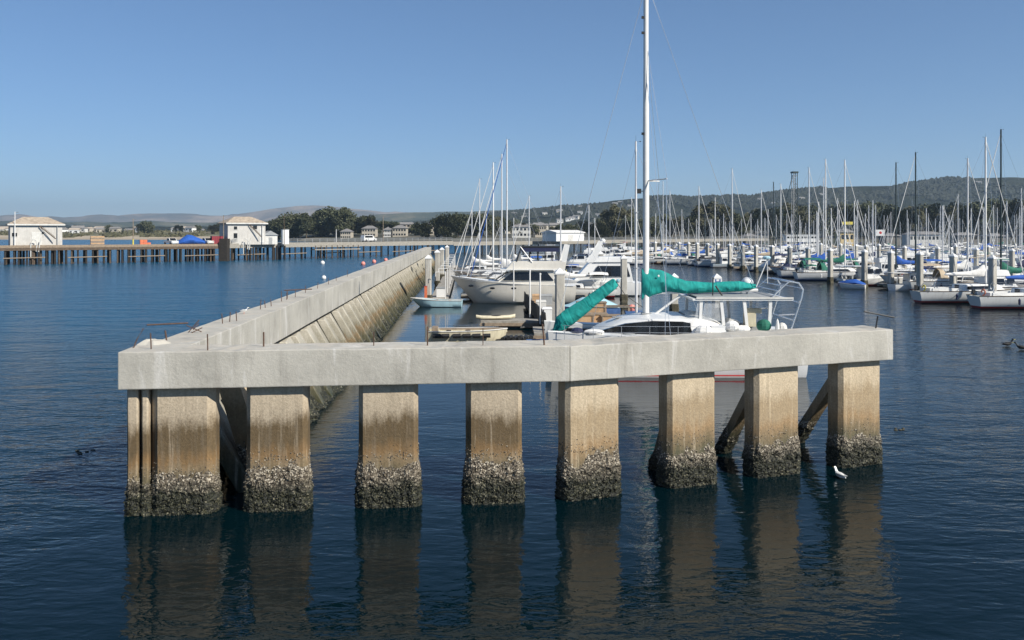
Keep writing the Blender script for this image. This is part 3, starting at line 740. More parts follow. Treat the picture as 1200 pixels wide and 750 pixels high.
def motor_meshes(size):
    L, Bm, fb, fs_ = {'s': (7.0, 2.6, 1.25, .85), 'm': (9.5, 3.3, 1.6, 1.05), 'l': (14.3, 4.6, 2.5, 1.5)}[size]
    h, secs = hull_mesh(L, Bm, fb, fs_, 1.4 * L / 12, tr=.92, full=.42)
    d = deck_mesh(secs, M_white2, .10)
    k = L / 14.3
    return dict(L=L, B=Bm, fb=fb, fs=fs_, k=k, hull=h, deck=d, secs=secs)
def motorboat(loc, rz, size, style, label, group=None, roofm=None, winm=None):
    S = cached('motor' + size, lambda: motor_meshes(size)); L, Bm, fb, fs_, k = (S[q] for q in ('L', 'B', 'fb', 'fs', 'k'))
    r = thing('motor_boat', label, 'boat', loc, rz, group)
    link('hull', S['hull'], r, m=HR.choice((H_blue, H_red, M_white, H_cream, H_blue, H_grey)) if size != 'l' else None); link('deck', S['deck'], r)
    zc = fs_ + .25; z1 = fs_ + 1.9 * (k + .35) / 1.1
    cab = cached(('mcab', size), lambda: house_mesh('deckhouse', -.22 * L, .2 * L, Bm * .40, Bm * .33, fs_ - .03, z1, M_white, .16 * L, .08, .16))
    c = link('deckhouse', cab, r)
    for s in (-1, 1):
        for a, b in ((-.19, -.03), (-.01, .10)):
            link('window', cached(('mwin', size, s, a), lambda: side_window('window', a * L, b * L, Bm * .385 - (a + .2) * .1, Bm * .375 - (b + .2) * .1, fs_ + (z1 - fs_) * .5, fs_ + (z1 - fs_) * .86, s, a * L + .05, b * L - .12, .1)), c, m=winm)
    if style == 'fly':
        link('flybridge', cached(('mfly', size), lambda: house_mesh('flybridge', -.24 * L, .06 * L, Bm * .36, Bm * .30, z1 + .003, z1 + .75, M_white, .3, .0, .05)), r)
        link('canopy', cached(('mcan', size), lambda: MB().box((-.1 * L, 0, z1 + 2.1), (.26 * L, Bm * .62, .08)).mesh('canopy', M_wcan)), r, m=roofm)
        for s in (-1, 1):
            for x in (-.2, .02): link('canopy_post', cached(('mpost', size), lambda: MB().tube([(0, 0, z1 + .7), (0, 0, z1 + 2.08)], .025, 5).mesh('canopy_post', M_steel)), r, loc=(x * L, s * Bm * .28, 0))
    elif style == 'roof':
        link('canopy', cached(('mroof', size), lambda: MB().box((-.3 * L, 0, z1 + .12), (.5 * L, Bm * .86, .09)).mesh('canopy', M_white)), r, m=roofm)
        for s in (-1, 1): link('canopy_post', cached(('mrp', size), lambda: MB().tube([(0, 0, fs_ - .1), (0, 0, z1 + .08)], .03, 5).mesh('canopy_post', M_steel)), r, loc=(-.5 * L + .25, s * Bm * .38, 0))
    elif style == 'cover':
        link('boat_cover', cached(('mcov', size), lambda: cover_mesh('boat_cover', [(-.5 * L, fs_ - .05, fs_ + .3, Bm * .46), (-.3 * L, fs_ - .05, z1 + .15, Bm * .5), (.1 * L, fs_ - .05, z1 + .2, Bm * .47), (.3 * L, fs_ + .1, fs_ + .9, Bm * .36), (.46 * L, fb - .15, fb + .12, Bm * .12)], M_navy, wr=.04)), r, m=roofm)
    rl = cached(('mrail', size), lambda: MB().tube([(.0, -Bm * .44, fb * .86), (.05 * L, -Bm * .46, fb + .45), (.3 * L, -Bm * .36, fb + .6), (.47 * L, 0, fb + .7), (.3 * L, Bm * .36, fb + .6), (.05 * L, Bm * .46, fb + .45), (0, Bm * .44, fb * .86)], .018, 5).mesh('bow_rail', M_steel))
    link('bow_rail', rl, r); return r
# ------------------------------------------------------------------ catamaran behind the beam
cat_ = thing('catamaran', 'large white sailing catamaran with teal sail covers moored behind the concrete beam', 'catamaran', (9.1, 50.3, 0))
def cobj(mb, name, m, parent=None, smooth=False): return mb.obj(name, m, parent or cat_, smooth)
CX = 9.1
def cx(px, d=50.3): return (px - 600) * d / F - CX
def cz(py, d=50.3): return zat(py, d)
hm, hs = hull_mesh(14.2, 1.9, 2.45, 2.05, 0.25, tr=.8, full=.35, keel=.4, N=20)
for sy in (-2.75, 2.75):
    hh = link('hull', hm, cat_, loc=(0, sy, 0), rot=(0, 0, pi))
    link('deck', cached('catdeck', lambda: deck_mesh(hs, M_white, -.01, .0)), hh)
    link('red_boot_stripe', cached('catstripe', lambda: MB().box((-.8, .925, .16), (9.2, .03, .07)).mesh('red_boot_stripe', M_red)), hh)
    link('hull_window', cached('cathw', lambda: MB().loft([[(2.2, .93, 1.75), (5.9, .55, 1.85), (5.7, .55, 2.12), (2.6, .93, 2.02)], [(2.2, .985, 1.75), (5.9, .70, 1.85), (5.7, .72, 2.12), (2.6, 1.0, 2.02)]]).mesh('hull_window', M_glass)), hh)
# bridge deck and sweeping coachroof
mb = MB(); mb.loft([[(-4.6, y, 1.55), (4.8, y, 1.35), (4.8, y, .75), (-4.2, y, .85)] for y in (-2.1, 2.1)]); cobj(mb, 'bridge_deck', M_white)
secs = []
for x, zt, hw in ((-4.9, 2.0, 1.0), (-4.0, 2.5, 1.9), (-2.8, 2.98, 2.35), (-1.2, 3.2, 2.5), (0.4, 3.22, 2.5), (1.4, 3.12, 2.5)):
    secs.append([(x, -hw, 1.5), (x, -hw * .97, 1.5 + (zt - 1.5) * .55), (x + .05, -hw * .82, zt - .12), (x + .08, -hw * .5, zt), (x + .08, hw * .5, zt), (x + .05, hw * .82, zt - .12), (x, hw * .97, 1.5 + (zt - 1.5) * .55), (x, hw, 1.5)])
mb = MB(); mb.loft(secs); cr_ = cobj(mb, 'coachroof', M_white, smooth=True)
mb = MB(); lo = []; hi = []
for x, zb, zt, hw in ((-4.6, 1.9, 2.12, 1.35), (-3.8, 1.9, 2.50, 1.98), (-2.7, 1.92, 2.86, 2.36), (-1.2, 1.95, 3.02, 2.48), (0.5, 2.0, 2.98, 2.50), (0.9, 2.35, 2.90, 2.50)):
    lo.append((x, -hw - .02, zb)); hi.append((x, -hw + .02, zt))
mb.loft([[(x, y - .06, z) for x, y, z in lo], [(x, y - .06, z) for x, y, z in hi], [(x, y + .22, z) for x, y, z in hi], [(x, y + .22, z) for x, y, z in lo]], closed=False, cap=False)
mb.f.append(tuple(range(0, 1))) if False else None
cobj(mb, 'saloon_window', M_glass, cr_)
for sx in (-2.9, -1.2): 
    mb = MB(); mb.box((sx, 0, 2.98 if sx < -2 else 3.22), (.55, .55, .05)); cobj(mb, 'deck_hatch', M_grey, cr_)
# mast, boom cover, jib cover
mx = cx(757)
mb = MB(); secs = []
for z in (2.85, 6, 10, 14, 18, 22.4):
    r_ = .185 if z < 18 else .15
    secs.append([(mx + 1.0 * r_ * cos(t), 1.0 * r_ * sin(t), z) for t in [2 * pi * k / 14 for k in range(14)]])
mb.loft(secs); ms = cobj(mb, 'mast', M_mastw, smooth=True)
mb = MB(); mb.tube([(mx, 0, cz(212)), (mx + 1.0, -1.3, cz(212) + .05)], .04, 6).tube([(mx, 0, cz(212)), (mx + 1.0, 1.3, cz(212) + .05)], .04, 6); cobj(mb, 'spreader', M_mastw, ms)
mb = MB(); mb.tube([(mx - .18, 0, cz(224)), (mx - .36, 0, cz(224))], .025, 5).box((mx - .4, 0, cz(224)), (.22, .2, .28)); cobj(mb, 'deck_light', M_black, ms)
for py_, s_ in ((157, .03), (39, .03), (21, .03)): cobj(MB().box((mx - .2, -.12, cz(py_)), (.16, .1, .14)), 'mast_fitting', M_black, ms)
st = [(752, 351, 314.5, .22), (756, 350.5, 314.5, .30), (763, 347, 315, .34), (775, 343.5, 316.7, .36), (783, 342, 320, .36), (791, 343, 325, .36), (803, 344, 328.7, .36), (818, 343.5, 330, .35), (833, 343, 331, .34), (850, 342.5, 329.8, .32), (866, 341.5, 329.5, .28), (878, 340, 331.5, .24), (886, 337.5, 333.5, .12)]
cvm = cover_mesh('mainsail_cover', [(cx(a), cz(b), cz(c), hw) for a, b, c, hw in st], M_teal, 24, .075, 2.2, 4)
mc = link('mainsail_cover', cvm, cat_)
mb = MB(); mb.tube([(mx + .2, 0, cz(343)), (cx(888), 0, cz(340))], .10, 8); cobj(mb, 'boom', M_mastw)
star = MB(); star.ball((cx(770.5), -.37, cz(323)), (.06, .02, .07), 6, 4); cobj(star, 'star_patch', M_wcan, mc)
# inclined jib under its cover
p0, p1 = Vector((cx(650), 0, cz(384))), Vector((cx(722), 0, cz(330)))
L_ = (p1 - p0).length; an = atan2(p1.z - p0.z, p1.x - p0.x)
jm = cover_mesh('jib_cover', [(-.35, -.30, -.2, .04), (.05, -.38, .14, .12), (.45, -.48, .46, .26), (1.2, -.50, .48, .30), (2.2, -.44, .36, .28), (3.2, -.38, .32, .26), (4.0, -.34, .30, .22), (L_ - .08, -.30, .27, .18), (L_, -.2, .2, .1)], M_teal, 24, .075, 7.7, 4)
link('jib_cover', jm, cat_, loc=p0, rot=(0, -an, 0))
mb = MB(); mb.tube([p0, p1 + (p1 - p0).normalized() * .35], .05, 6); cobj(mb, 'jib_boom', M_mastw)
mb = MB(); mb.tube([p1, (cx(733), 0, cz(346)), (mx - .2, 0, cz(360))], .02, 5); cobj(mb, 'jib_sheet', M_black)
mb = MB(); mb.ball(p1 + Vector((.12, 0, .05)), (.12, .14, .12), 8, 5); cobj(mb, 'jib_block', M_ltblue)
mb = MB(); mb.tube([(mx - .1, 0, 22.2), (cx(649), 0, 2.0)], .016, 5); cobj(mb, 'forestay', M_steel)
for sy in (-1, 1):
    cobj(MB().tube([(mx + .6, sy * 2.9, 1.8), (mx + 1.0, sy * 1.3, cz(212) + .05)], .014, 5), 'shroud', M_steel)
    cobj(MB().tube([(mx + 1.0, sy * 1.3, cz(212) + .05), (mx, 0, 19.4)], .014, 5), 'shroud', M_steel)
    cobj(MB().tube([(mx + .9, sy * 3.2, 1.8), (mx, 0, 17.5)], .014, 5), 'shroud', M_steel)
cobj(MB().tube([(mx + .2, 0, 22.3), (cx(884), 0, cz(337))], .014, 4), 'topping_lift', M_steel)
cobj(MB().tube([(mx + .18, 0, 2.9), (cx(798), 0, cz(346))], .07, 8), 'boom_vang', M_mastw)
# canvas dodger draped behind the coachroof
secs = []
for x, zt, hw, zb in ((cx(799), 3.25, 2.7, 1.7), (cx(806), 3.4, 2.75, 1.6), (cx(818), 3.3, 2.7, 1.6), (cx(832), 3.0, 2.6, 1.6), (cx(846), 2.6, 2.5, 1.6), (cx(852), 2.1, 2.3, 1.6)):
    sec = []
    for k in range(15):
        t = pi * k / 14; nn = noise.noise(Vector((x * 2, k * .8, 3)))
        sec.append((x + .12 * nn, -hw * cos(t) * (1 + .05 * nn), zb + (zt - zb) * (sin(t) ** .45) * (1 + .06 * nn)))
    secs.append(sec)
mb = MB(); mb.loft(secs, closed=False, cap=False); cobj(mb, 'canvas_dodger', M_wcan, smooth=True)
g = NT('clear_vinyl'); p = g.coords(); g.color(g.ramp(g.noise(p, 3, 4, .6), [(.3, (.42, .46, .50)), (.7, (.60, .63, .66))])); g.b.inputs['Roughness'].default_value = .15; g.b.inputs['Alpha'].default_value = .35; M_vinyl = g.m
# hard bimini with solar panels
x0, x1 = cx(803), cx(916)
bi = cobj(MB().box(((x0 + x1) / 2, 0, 4.18), (x1 - x0, 4.2, .10)), 'bimini_roof', M_white)
cobj(MB().box(((x0 + x1) / 2 - .2, 0, 4.32), (x1 - x0 - 1.0, 3.7, .05)), 'solar_panel', M_grey, bi)
cobj(MB().box(((x0 + x1) / 2 + .1, -2.12, 4.27), (x1 - x0 - .2, .05, .10)), 'edge_rail', M_white2, bi)
for px, ln in ((812, .3), (838, -.5), (864, -.35), (890, .05)):
    for sy in (-1.95, 1.95): cobj(MB().box((cx(px) , sy, 2.95), (.17, .12, 2.55), (0, radians(-6 if ln < 0 else 3), 0)), 'bimini_post', M_white)
for a_, b_ in ((806, 812), (814, 836)): cobj(MB().loft([[(cx(a_), y, 3.05), (cx(b_) , y, 2.95), (cx(b_) - .1, y, 4.1), (cx(a_) + .15, y, 4.1)] for y in (-1.97, -1.95)]), 'vinyl_curtain', M_vinyl)
for q, sz, m_ in (((cx(857), -2.3, 2.55), (.5, .35, .22), M_wcan), ((cx(845), -2.5, 2.75), (.4, .3, .3), M_wcan), ((cx(812), -2.8, 2.5), (.5, .3, .35), M_wcan), ((cx(900), -2.6, 2.6), (.3, .3, .35), M_white2), ((cx(690), -3.0, 2.45), (.6, .35, .18), M_wcan), ((cx(672), -2.8, 2.5), (.35, .3, .2), M_navy)):
    cobj(MB().ball(q, sz, 9, 6), 'bagged_gear', m_)
cobj(MB().tube([(cx(829), -1.2, 2.6), (cx(830), -1.2, 5.4)], .035, 5), 'antenna', M_black)
cobj(MB().tube([(cx(833), -1.2, 4.9), (cx(841), -1.2, 4.3)], .05, 5), 'strut', M_black)
# cockpit and stern gear
cobj(MB().bounds(cx(822), cx(838), -2.6, -1.2, 1.5, 2.75), 'helm_console', M_white)
cobj(MB().bounds(cx(840), cx(866), -2.6, 2.0, 1.5, 2.4), 'cockpit_seat', M_white)
cobj(MB().box((cx(851), -1.2, 2.75), (.6, .9, .5), (0, .3, 0)), 'helm_seat', M_white2)
mb = MB(); mb.bounds(cx(868), cx(886), -1.2, .6, 1.5, 2.6); cobj(mb, 'stowed_gear', M_grey)
cobj(MB().bounds(cx(866), cx(877), -1.6, -.9, 2.605, 3.35).bounds(cx(868), cx(884), -1.5, -1.0, 3.352, 3.62), 'outboard_motor', M_cream)
cobj(MB().ball((cx(881), -2.4, 2.75), (.42, .4, .36), 12, 8), 'green_fender', M_green)
cobj(MB().ball((cx(893), -2.9, 2.3), (.14, .14, .9), 8, 6), 'white_fender', M_wcan)
cobj(MB().bounds(cx(905), cx(926), -3.4, -2.2, 2.06, 2.35).bounds(cx(912), cx(934), -3.3, -2.3, 1.1, 1.25), 'stern_steps', M_white)
# arch of bent tubes with ladder rungs
for k, sy in enumerate((-2.0, 2.0)):
    mb = MB()
    mb.tube([(cx(905), sy, 1.7), (cx(915), sy, 2.6), (cx(926), sy, 4.3), (cx(927.5), sy, 4.75), (cx(923), sy, 5.1), (cx(912), sy, 5.2), (cx(898), sy, 4.6), (cx(892), sy, 4.25)], .05, 7)
    mb.tube([(cx(900), sy, 3.3), (cx(918), sy, 3.35)], .03, 5).tube([(cx(893), sy, 2.0), (cx(914), sy, 2.05)], .03, 5); cobj(mb, 'davit_arch', M_steel)
for px, z in ((899, 4.68), (905, 4.95), (911, 5.2), (917, 5.2), (923, 5.12), (927, 4.8), (924, 4.0), (918, 3.0)):
    cobj(MB().tube([(cx(px), -2.0, z), (cx(px), 2.0, z)], .035, 6), 'arch_rung', M_steel)
mb = MB(); mb.tube([(cx(877), .3, 4.2), (cx(877), .3, 4.75)], .06, 6).tube([(cx(871), .3, 4.2), (cx(868), .3, 4.9)], .04, 5); rd = cobj(mb, 'radar_pole', M_mastw)
cobj(MB().ball((cx(877.5), .3, 5.0), (.36, .36, .33), 14, 8), 'radar_dome', M_white, rd, True)
mb = MB(); mb.tube([(cx(884), -.4, 4.8), (cx(897), -.4, 6.4)], .035, 5).tube([(cx(897), -.4, 5.0), (cx(897), -.4, 6.4)], .02, 5); cobj(mb, 'aerial_pole', M_mastw)
cobj(MB().ball((cx(896), -.4, 6.5), (.26, .26, .12), 10, 5), 'gps_dome', M_ltblue)
# guard rail along the near hull
mb = MB()
for k in range(7):
    x = -6.2 + k * 1.55; mb.tube([(x, -3.55 + max(0, -5 - x) * .3, 2.0), (x, -3.55 + max(0, -5 - x) * .3, 2.85)], .016, 5)
mb.tube([(-6.3, -3.2, 2.85), (-4.8, -3.55, 2.84), (3.2, -3.55, 2.8)], .012, 5).tube([(-6.3, -3.2, 2.5), (-4.8, -3.55, 2.5), (3.2, -3.55, 2.46)], .012, 5); cobj(mb, 'guard_rail', M_steel)
for q in ((-2.6, -2.9, 2.25), (-4.6, -2.6, 2.4)): cobj(MB().ball(q, (.5, .3, .14), 9, 5), 'coiled_line', M_grey)

# ------------------------------------------------------------------ flybridge motor yacht
YD = 95.0
yl = thing('motor_yacht', 'cream white flybridge motor yacht with black windows, bow towards the breakwater', 'yacht', ((598 - 600) * YD / F + .2, YD + 2.2, 0), pi)
YX = yl.location.x
def yx(px): return -((px - 600) * YD / F - YX)
def yz(py): return zat(py, YD)
def yobj(mb, name, m, parent=None, smooth=False): return mb.obj(name, m, parent or yl, smooth)
M_yacht = mat('yacht_cream', (0.62, 0.59, 0.52), 0.3, .08, .8, dirt=.12)
yh, ys = hull_mesh(14.0, 4.5, 3.05, 2.0, 2.6, tr=.9, full=.42, N=22, keel=.4, m=M_yacht)
hb = link('hull', yh, yl); link('deck', deck_mesh(ys, M_white, .02, .0), hb)
for t in (4.6, 2.2, -.2):
    for s in (-1, 1): link('porthole', cached('port', lambda: MB().ball((0, 0, 0), (.30, .05, .12), 12, 6).mesh('porthole', M_glass)), hb, loc=(t, s * (1.72 if t > 4 else 2.14 if t > 1 else 2.2), 2.0 if t > 4 else 1.75))
mb = MB()
for s in (-1, 1): mb.tube([(6.4, s * .6, 2.85), (4.0, s * 2.0, 2.55), (0, s * 2.28, 2.2), (-6.8, s * 2.05, 1.95)], .05, 6)
yobj(mb, 'rubbing_strake', M_grey, hb)
sal = link('saloon', house_mesh('saloon', yx(650) , yx(578), 2.0, 1.5, 2.0, 3.72, M_yacht, 2.0, .1, .2), yl)
for s in (-1, 1):
    a = [(yx(649), s * 1.96, 2.62), (yx(588), s * 1.66, 2.62), (yx(601), s * 1.60, 3.52), (yx(641), s * 1.80, 3.52)]
    mb = MB(); mb.loft([[(x, y - s * .12, z) for x, y, z in a], [(x, y + s * .06, z) for x, y, z in a]]); yobj(mb, 'side_window', M_glass, sal)
a = [(yx(592), -1.45, 2.72), (yx(579.5), -1.3, 2.55), (yx(579.5), 1.3, 2.55), (yx(592), 1.45, 2.72)]
mb = MB(); mb.loft([[(yx(581.5), -1.38, 2.62), (yx(581.5), 1.38, 2.62), (yx(596), 1.38, 3.55), (yx(596), -1.38, 3.55)], [(yx(580), -1.42, 2.66), (yx(580), 1.42, 2.66), (yx(594.8), 1.42, 3.60), (yx(594.8), -1.42, 3.60)]]); yobj(mb, 'windscreen', M_glass, sal)
fly = link('flybridge', house_mesh('flybridge', yx(662), yx(592), 2.05, 1.6, 3.74, 4.75, M_yacht, .9, -.2, .12), yl)
brow = yobj(MB().box(((yx(662) + yx(586)) / 2, 0, 3.80), (abs(yx(662) - yx(586)), 4.2, .10)), 'flybridge_brow', M_white)
can = yobj(MB().box(((yx(656) + yx(611)) / 2, 0, 6.35), (abs(yx(656) - yx(611)), 3.3, .14)), 'black_canopy', M_black)
yobj(MB().box(((yx(656) + yx(611)) / 2, 0, 6.05), (abs(yx(656) - yx(611)) - .05, 3.2, .5)), 'canopy_valance', M_navy, can)
for px in (611, 621, 631, 640, 648, 655):
    for s in (-1, 1): yobj(MB().tube([(yx(px) + (.5 if px == 611 else 0), s * 1.55, 4.7), (yx(px), s * 1.5, 6.3)], .045, 5), 'canopy_post', M_black, can)
mb = MB(); mb.loft([[(yx(611) + .02, -1.5, 4.75), (yx(604), -1.4, 4.75), (yx(610), -1.45, 6.2)], [(yx(611) + .02, 1.5, 4.75), (yx(604), 1.4, 4.75), (yx(610), 1.45, 6.2)]]); yobj(mb, 'clear_curtain', M_grey, can)
for s in (-1, 1):
    yobj(MB().loft([[(yx(655), s * 1.9, 3.7), (yx(662), s * 1.9, 3.7), (yx(668), s * 1.9, 6.6), (yx(664), s * 1.9, 6.6)], [(yx(655), s * 1.78, 3.7), (yx(662), s * 1.78, 3.7), (yx(668), s * 1.78, 6.6), (yx(664), s * 1.78, 6.6)]]), 'radar_arch', M_white)
    yobj(MB().tube([(yx(610), s * 1.6, 6.35), (yx(624), s * 1.7, 4.6)], .06, 6), 'outrigger_pole', M_mastw)
mb = MB()
for k in range(7):
    t = k / 6; x = 6.6 - 5.6 * t; y = .25 + 1.85 * (1 - (1 - t) ** 2)
    for s in (-1, 1): mb.tube([(x, s * y, 3.0 - .4 * t), (x, s * y, 3.65 - .4 * t)], .02, 4)
for s in (-1, 1): mb.tube([(7.0, 0, 3.75), (6.6, s * .25, 3.65), (4.7, s * 1.3, 3.5), (2.9, s * 1.9, 3.38), (1.0, s * 2.1, 3.25)], .022, 5)
yobj(mb, 'bow_rail', M_steel)
yobj(MB().bounds(5.2, 5.9, -.35, .35, 2.86, 3.05), 'anchor_windlass', M_steel)

# second motor yacht, stern towards the fairway
y2 = thing('motor_yacht', 'white motor yacht with dark aft cockpit seen beyond the flybridge yacht', 'yacht', (9.5, 108, 0), pi)
link('hull', cached('y2h', lambda: hull_mesh(13, 4.4, 2.4, 1.7, 1.8, tr=.92, full=.42)[0]), y2); link('deck', cached('y2d', lambda: deck_mesh(hull_mesh(13, 4.4, 2.4, 1.7, 1.8, tr=.92, full=.42)[1], M_white, .02, 0)), y2)
s2 = link('saloon', house_mesh('saloon', -5.6, 2.0, 2.0, 1.6, 1.7, 4.2, M_white, 2.2, .5, .25), y2)
for s in (-1, 1):
    mb = MB(); mb.loft([[(-5.2, s * 1.9, 2.5), (-.4, s * 1.78, 2.5), (-1.2, s * 1.55, 3.8), (-4.8, s * 1.68, 3.8)], [(-5.2, s * 2.0, 2.5), (-.4, s * 1.9, 2.5), (-1.2, s * 1.74, 3.8), (-4.8, s * 1.84, 3.8)]]); mb.obj('side_window', M_glass, s2)
link('flybridge', house_mesh('flybridge', -5.4, -.6, 1.9, 1.6, 4.203, 4.9, M_white, .7, -.2, .1), y2)
for s in (-1, 1): MB().loft([[(-1.0, s * 1.5, 4.2), (.1, s * 1.4, 4.2), (-1.6, s * 1.35, 6.9), (-1.9, s * 1.35, 6.9)], [(-1.0, s * 1.4, 4.2), (.1, s * 1.3, 4.2), (-1.6, s * 1.25, 6.9), (-1.9, s * 1.25, 6.9)]]).obj('raked_wing', M_white, y2)
MB().ball((-2.0, 0, 6.9), (.35, .35, .3), 10, 6).obj('radar_dome', M_white, y2, True)

# ------------------------------------------------------------------ docks, mooring piles and gear on the near side
U_pile = MB().loft([[(x * .33, y * .33, -1.5), (x * .33, y * .33, 5.05)][i:i + 1] * 1 for i in (0,) for x, y in ((1, 1),)] if False else [[(x * .33, y * .33, z) for x, y in ((-.8, -1), (.8, -1), (1, -.8), (1, .8), (.8, 1), (-.8, 1), (-1, .8), (-1, -.8))] for z in (-1.5, .6, 5.05)]).mesh('pile_shaft', M_pcon)
U_pcap = MB().loft([[(-.37, -.37, 4.98), (.37, -.37, 4.98), (.37, .37, 4.98), (-.37, .37, 4.98)], [(-.37, -.37, 5.12), (.37, -.37, 5.12), (.37, .37, 5.12), (-.37, .37, 5.12)], [(-.02, -.02, 5.45), (.02, -.02, 5.45), (.02, .02, 5.45), (-.02, .02, 5.45)]]).mesh('pyramid_cap', M_white)
g = NT('pile_foot_growth'); p = g.coords(); g.color(g.ramp(g.noise(p, 9, 5, .7), [(.35, (.02, .022, .014)), (.65, (.10, .085, .05))])); g.b.inputs['Roughness'].default_value = .8; M_growth = g.m
U_pfoot = MB().loft([[(x * (.345 + .03 * ((i * 5 + j * 3) % 4)), y * (.345 + .03 * ((i * 3 + j) % 3)), z) for i, (x, y) in enumerate(((-.8, -1), (.8, -1), (1, -.8), (1, .8), (.8, 1), (-.8, 1), (-1, .8), (-1, -.8)))] for j, z in enumerate((-1.4, -.4, 0, .3, .6, .95))]).mesh('foot_growth', M_growth)
def mooring_pile(px, d, ztop=5.05, rz=0.0, label='square concrete mooring pile with white pyramid cap', group=None, w=1.0, capm=None):
    r = thing('mooring_pile', label, 'mooring pile', Pd(px, d), rz, group)
    s = ztop / 5.05
    link('pile_shaft', U_pile, r, scale=(w, w, s)); link('pyramid_cap', U_pcap, r, scale=(w, w, 1), loc=(0, 0, ztop - 5.05 + .01)); link('foot_growth', U_pfoot, r, scale=(w, w, 1)); return r
WG = 'mooring piles along the breakwater walkway'
for px, d in ((502, 96), (512.5, 124), (518, 143), (524, 166)):
    mooring_pile(px, d, 5.05, -.05, 'square concrete pile with white cap on the walkway beside the breakwater wall', WG)
mooring_pile(656, 63, 4.95, .06, 'square concrete pile with white cap beside the inclined teal jib cover')
mooring_pile(704, 117, 5.0, .06, 'square white capped pile off the stern of the second motor yacht')
mooring_pile(731, 97, 5.0, .06, 'square concrete pile with white cap standing next to the catamaran mast')
mooring_pile(790, 84, 3.55, .06, 'short white capped pile standing behind the teal mainsail cover')
pl = mooring_pile(840, 80, 3.7, .06, 'pile with white house shaped cap and blue marks behind the boom')
for x in (-.2, .2): MB().bounds(x - .06, x + .06, -.36, -.345, 3.1, 3.6).obj('blue_mark', M_midblue, pl)
MB().bounds(-.14, .14, -.362, -.347, 3.28, 3.42).obj('blue_mark', M_midblue, pl)
MB().bounds(-.39, .39, -.343, .39, 2.95, 3.7).obj('white_collar', M_white, pl)

def dock(label, x0, x1, y0, y1, z=.55, group=None, fm=None, rz=0.0):
    c = Vector(((x0 + x1) / 2, (y0 + y1) / 2, 0)); r = thing('floating_dock', label, 'dock', c, rz, group)
    a, b = (x1 - x0) / 2, (y1 - y0) / 2
    MB().bounds(-a, a, -b, b, z - .16, z).obj('dock_deck', M_dock, r)
    for s in (-1, 1):
        MB().bounds(-a - .06, a + .06, s * b - .05 if s > 0 else -b - .05, s * b + .05 if s > 0 else -b + .05, z - .42, z - .02 if False else z - .165).obj('fascia', fm or M_wood, r)
    n = max(1, int(max(a, b) * 2 / 3.5))
    for k in range(n):
        t = -1 + 2 * (k + .5) / n
        if a > b: MB().bounds(t * a - .9, t * a + .9, -b + .1, b - .1, -.35, z - .17).obj('float', M_black, r)
        else: MB().bounds(-a + .1, a - .1, t * b - .9, t * b + .9, -.35, z - .17).obj('float', M_black, r)
    return r
wd = dock('narrow grey walkway floating along the foot of the breakwater wall', -1.0, 1.0, -48, 48, .6); wd.location = Vector(((503 - 600) * .096 + 1.25 - 48 * .052 * 1.0, 96 + 46, 0)); wd.rotation_euler.z = wrz
for k in range(9):                                     # tall rail posts and lights on that walkway
    q = Vector((-7.4, 95)) + WD * (k * 9.0)
    r = thing('dock_post', 'thin white post on the breakwater walkway', 'post', (q.x, q.y, .6), 0, 'white posts on the breakwater walkway')
    MB().tube([(0, 0, 0), (0, 0, 3.0)], .05, 6).obj('post', M_mastw, r)
    MB().tube([(0, 0, 2.95), (-1.1, 0, 2.95)], .04, 5).tube([(-1.1, 0, 2.95), (-1.1, 0, 2.5)], .04, 5).obj('arm', M_mastw, r)
d_near = dock('grey timber dock with black upright boards along its edge', 2.0, 5.0, 66.3, 92.3, .7); d_near.rotation_euler.z = .055
for k in range(9):
    y = -11.6 + k * 2.75; MB().box((-1.58, y, 1.0), (.10, 1.5, 1.35), (random.uniform(-.05, .05), random.uniform(-.08, .08), random.uniform(-.15, .15))).obj('fender_board', M_black, d_near)
d_cross = dock('timber cross dock with plywood boxes behind the catamaran', 1.6, 13, 61.5, 65.95, .7)
d_far = dock('cross dock between the two motor yachts', -6, 9, 100.6, 102.4, .6)
for k, (px, y, w_, h) in enumerate(((684, 63.2, 1.5, 1.15), (699, 63.4, 1.5, 1.2), (715, 63.2, 1.4, 1.1), (731, 63.4, 1.3, 1.0), (693, 65.2, 2.2, 1.9))):
    c = Pd(px, y, .7); r = thing('plywood_box', ['plywood box at the left end of the row on the cross dock', 'second plywood box in the row behind the jib cover', 'third plywood box in the row behind the jib cover', 'plywood box in the row nearest the catamaran mast', 'tall plywood crate standing behind the row of boxes'][k], 'box', c, 0, None)
    MB().bounds(-w_ / 2, w_ / 2, -.45, .45, 0, h).obj('side', M_ply, r); MB().bounds(-w_ / 2 - .05, w_ / 2 + .05, -.5, .5, h + .002, h + .09).obj('lid', M_wood, r)
    for s in (-1, 1): MB().bounds(s * (w_ / 2 - .1) - .05, s * (w_ / 2 - .1) + .05, -.5, -.452, .02, h - .02).obj('batten', M_wood, r)
c = Pd(712, 64.9, .7); r = thing('timber_stack', 'stack of grey planks lying across the plywood boxes', 'lumber', c)
for k in range(5): MB().box((random.uniform(-.2, .2), .1 * k - .1, 1.62 + .07 * (k // 3)), (4.6, .22, .06), (0, 0, random.uniform(-.02, .02))).obj('plank', M_wood if k % 2 else M_dock, r)
for s in (-1.6, 1.6): MB().bounds(s - .08, s + .08, -.2, .4, 0, 1.58).obj('trestle', M_wood, r)
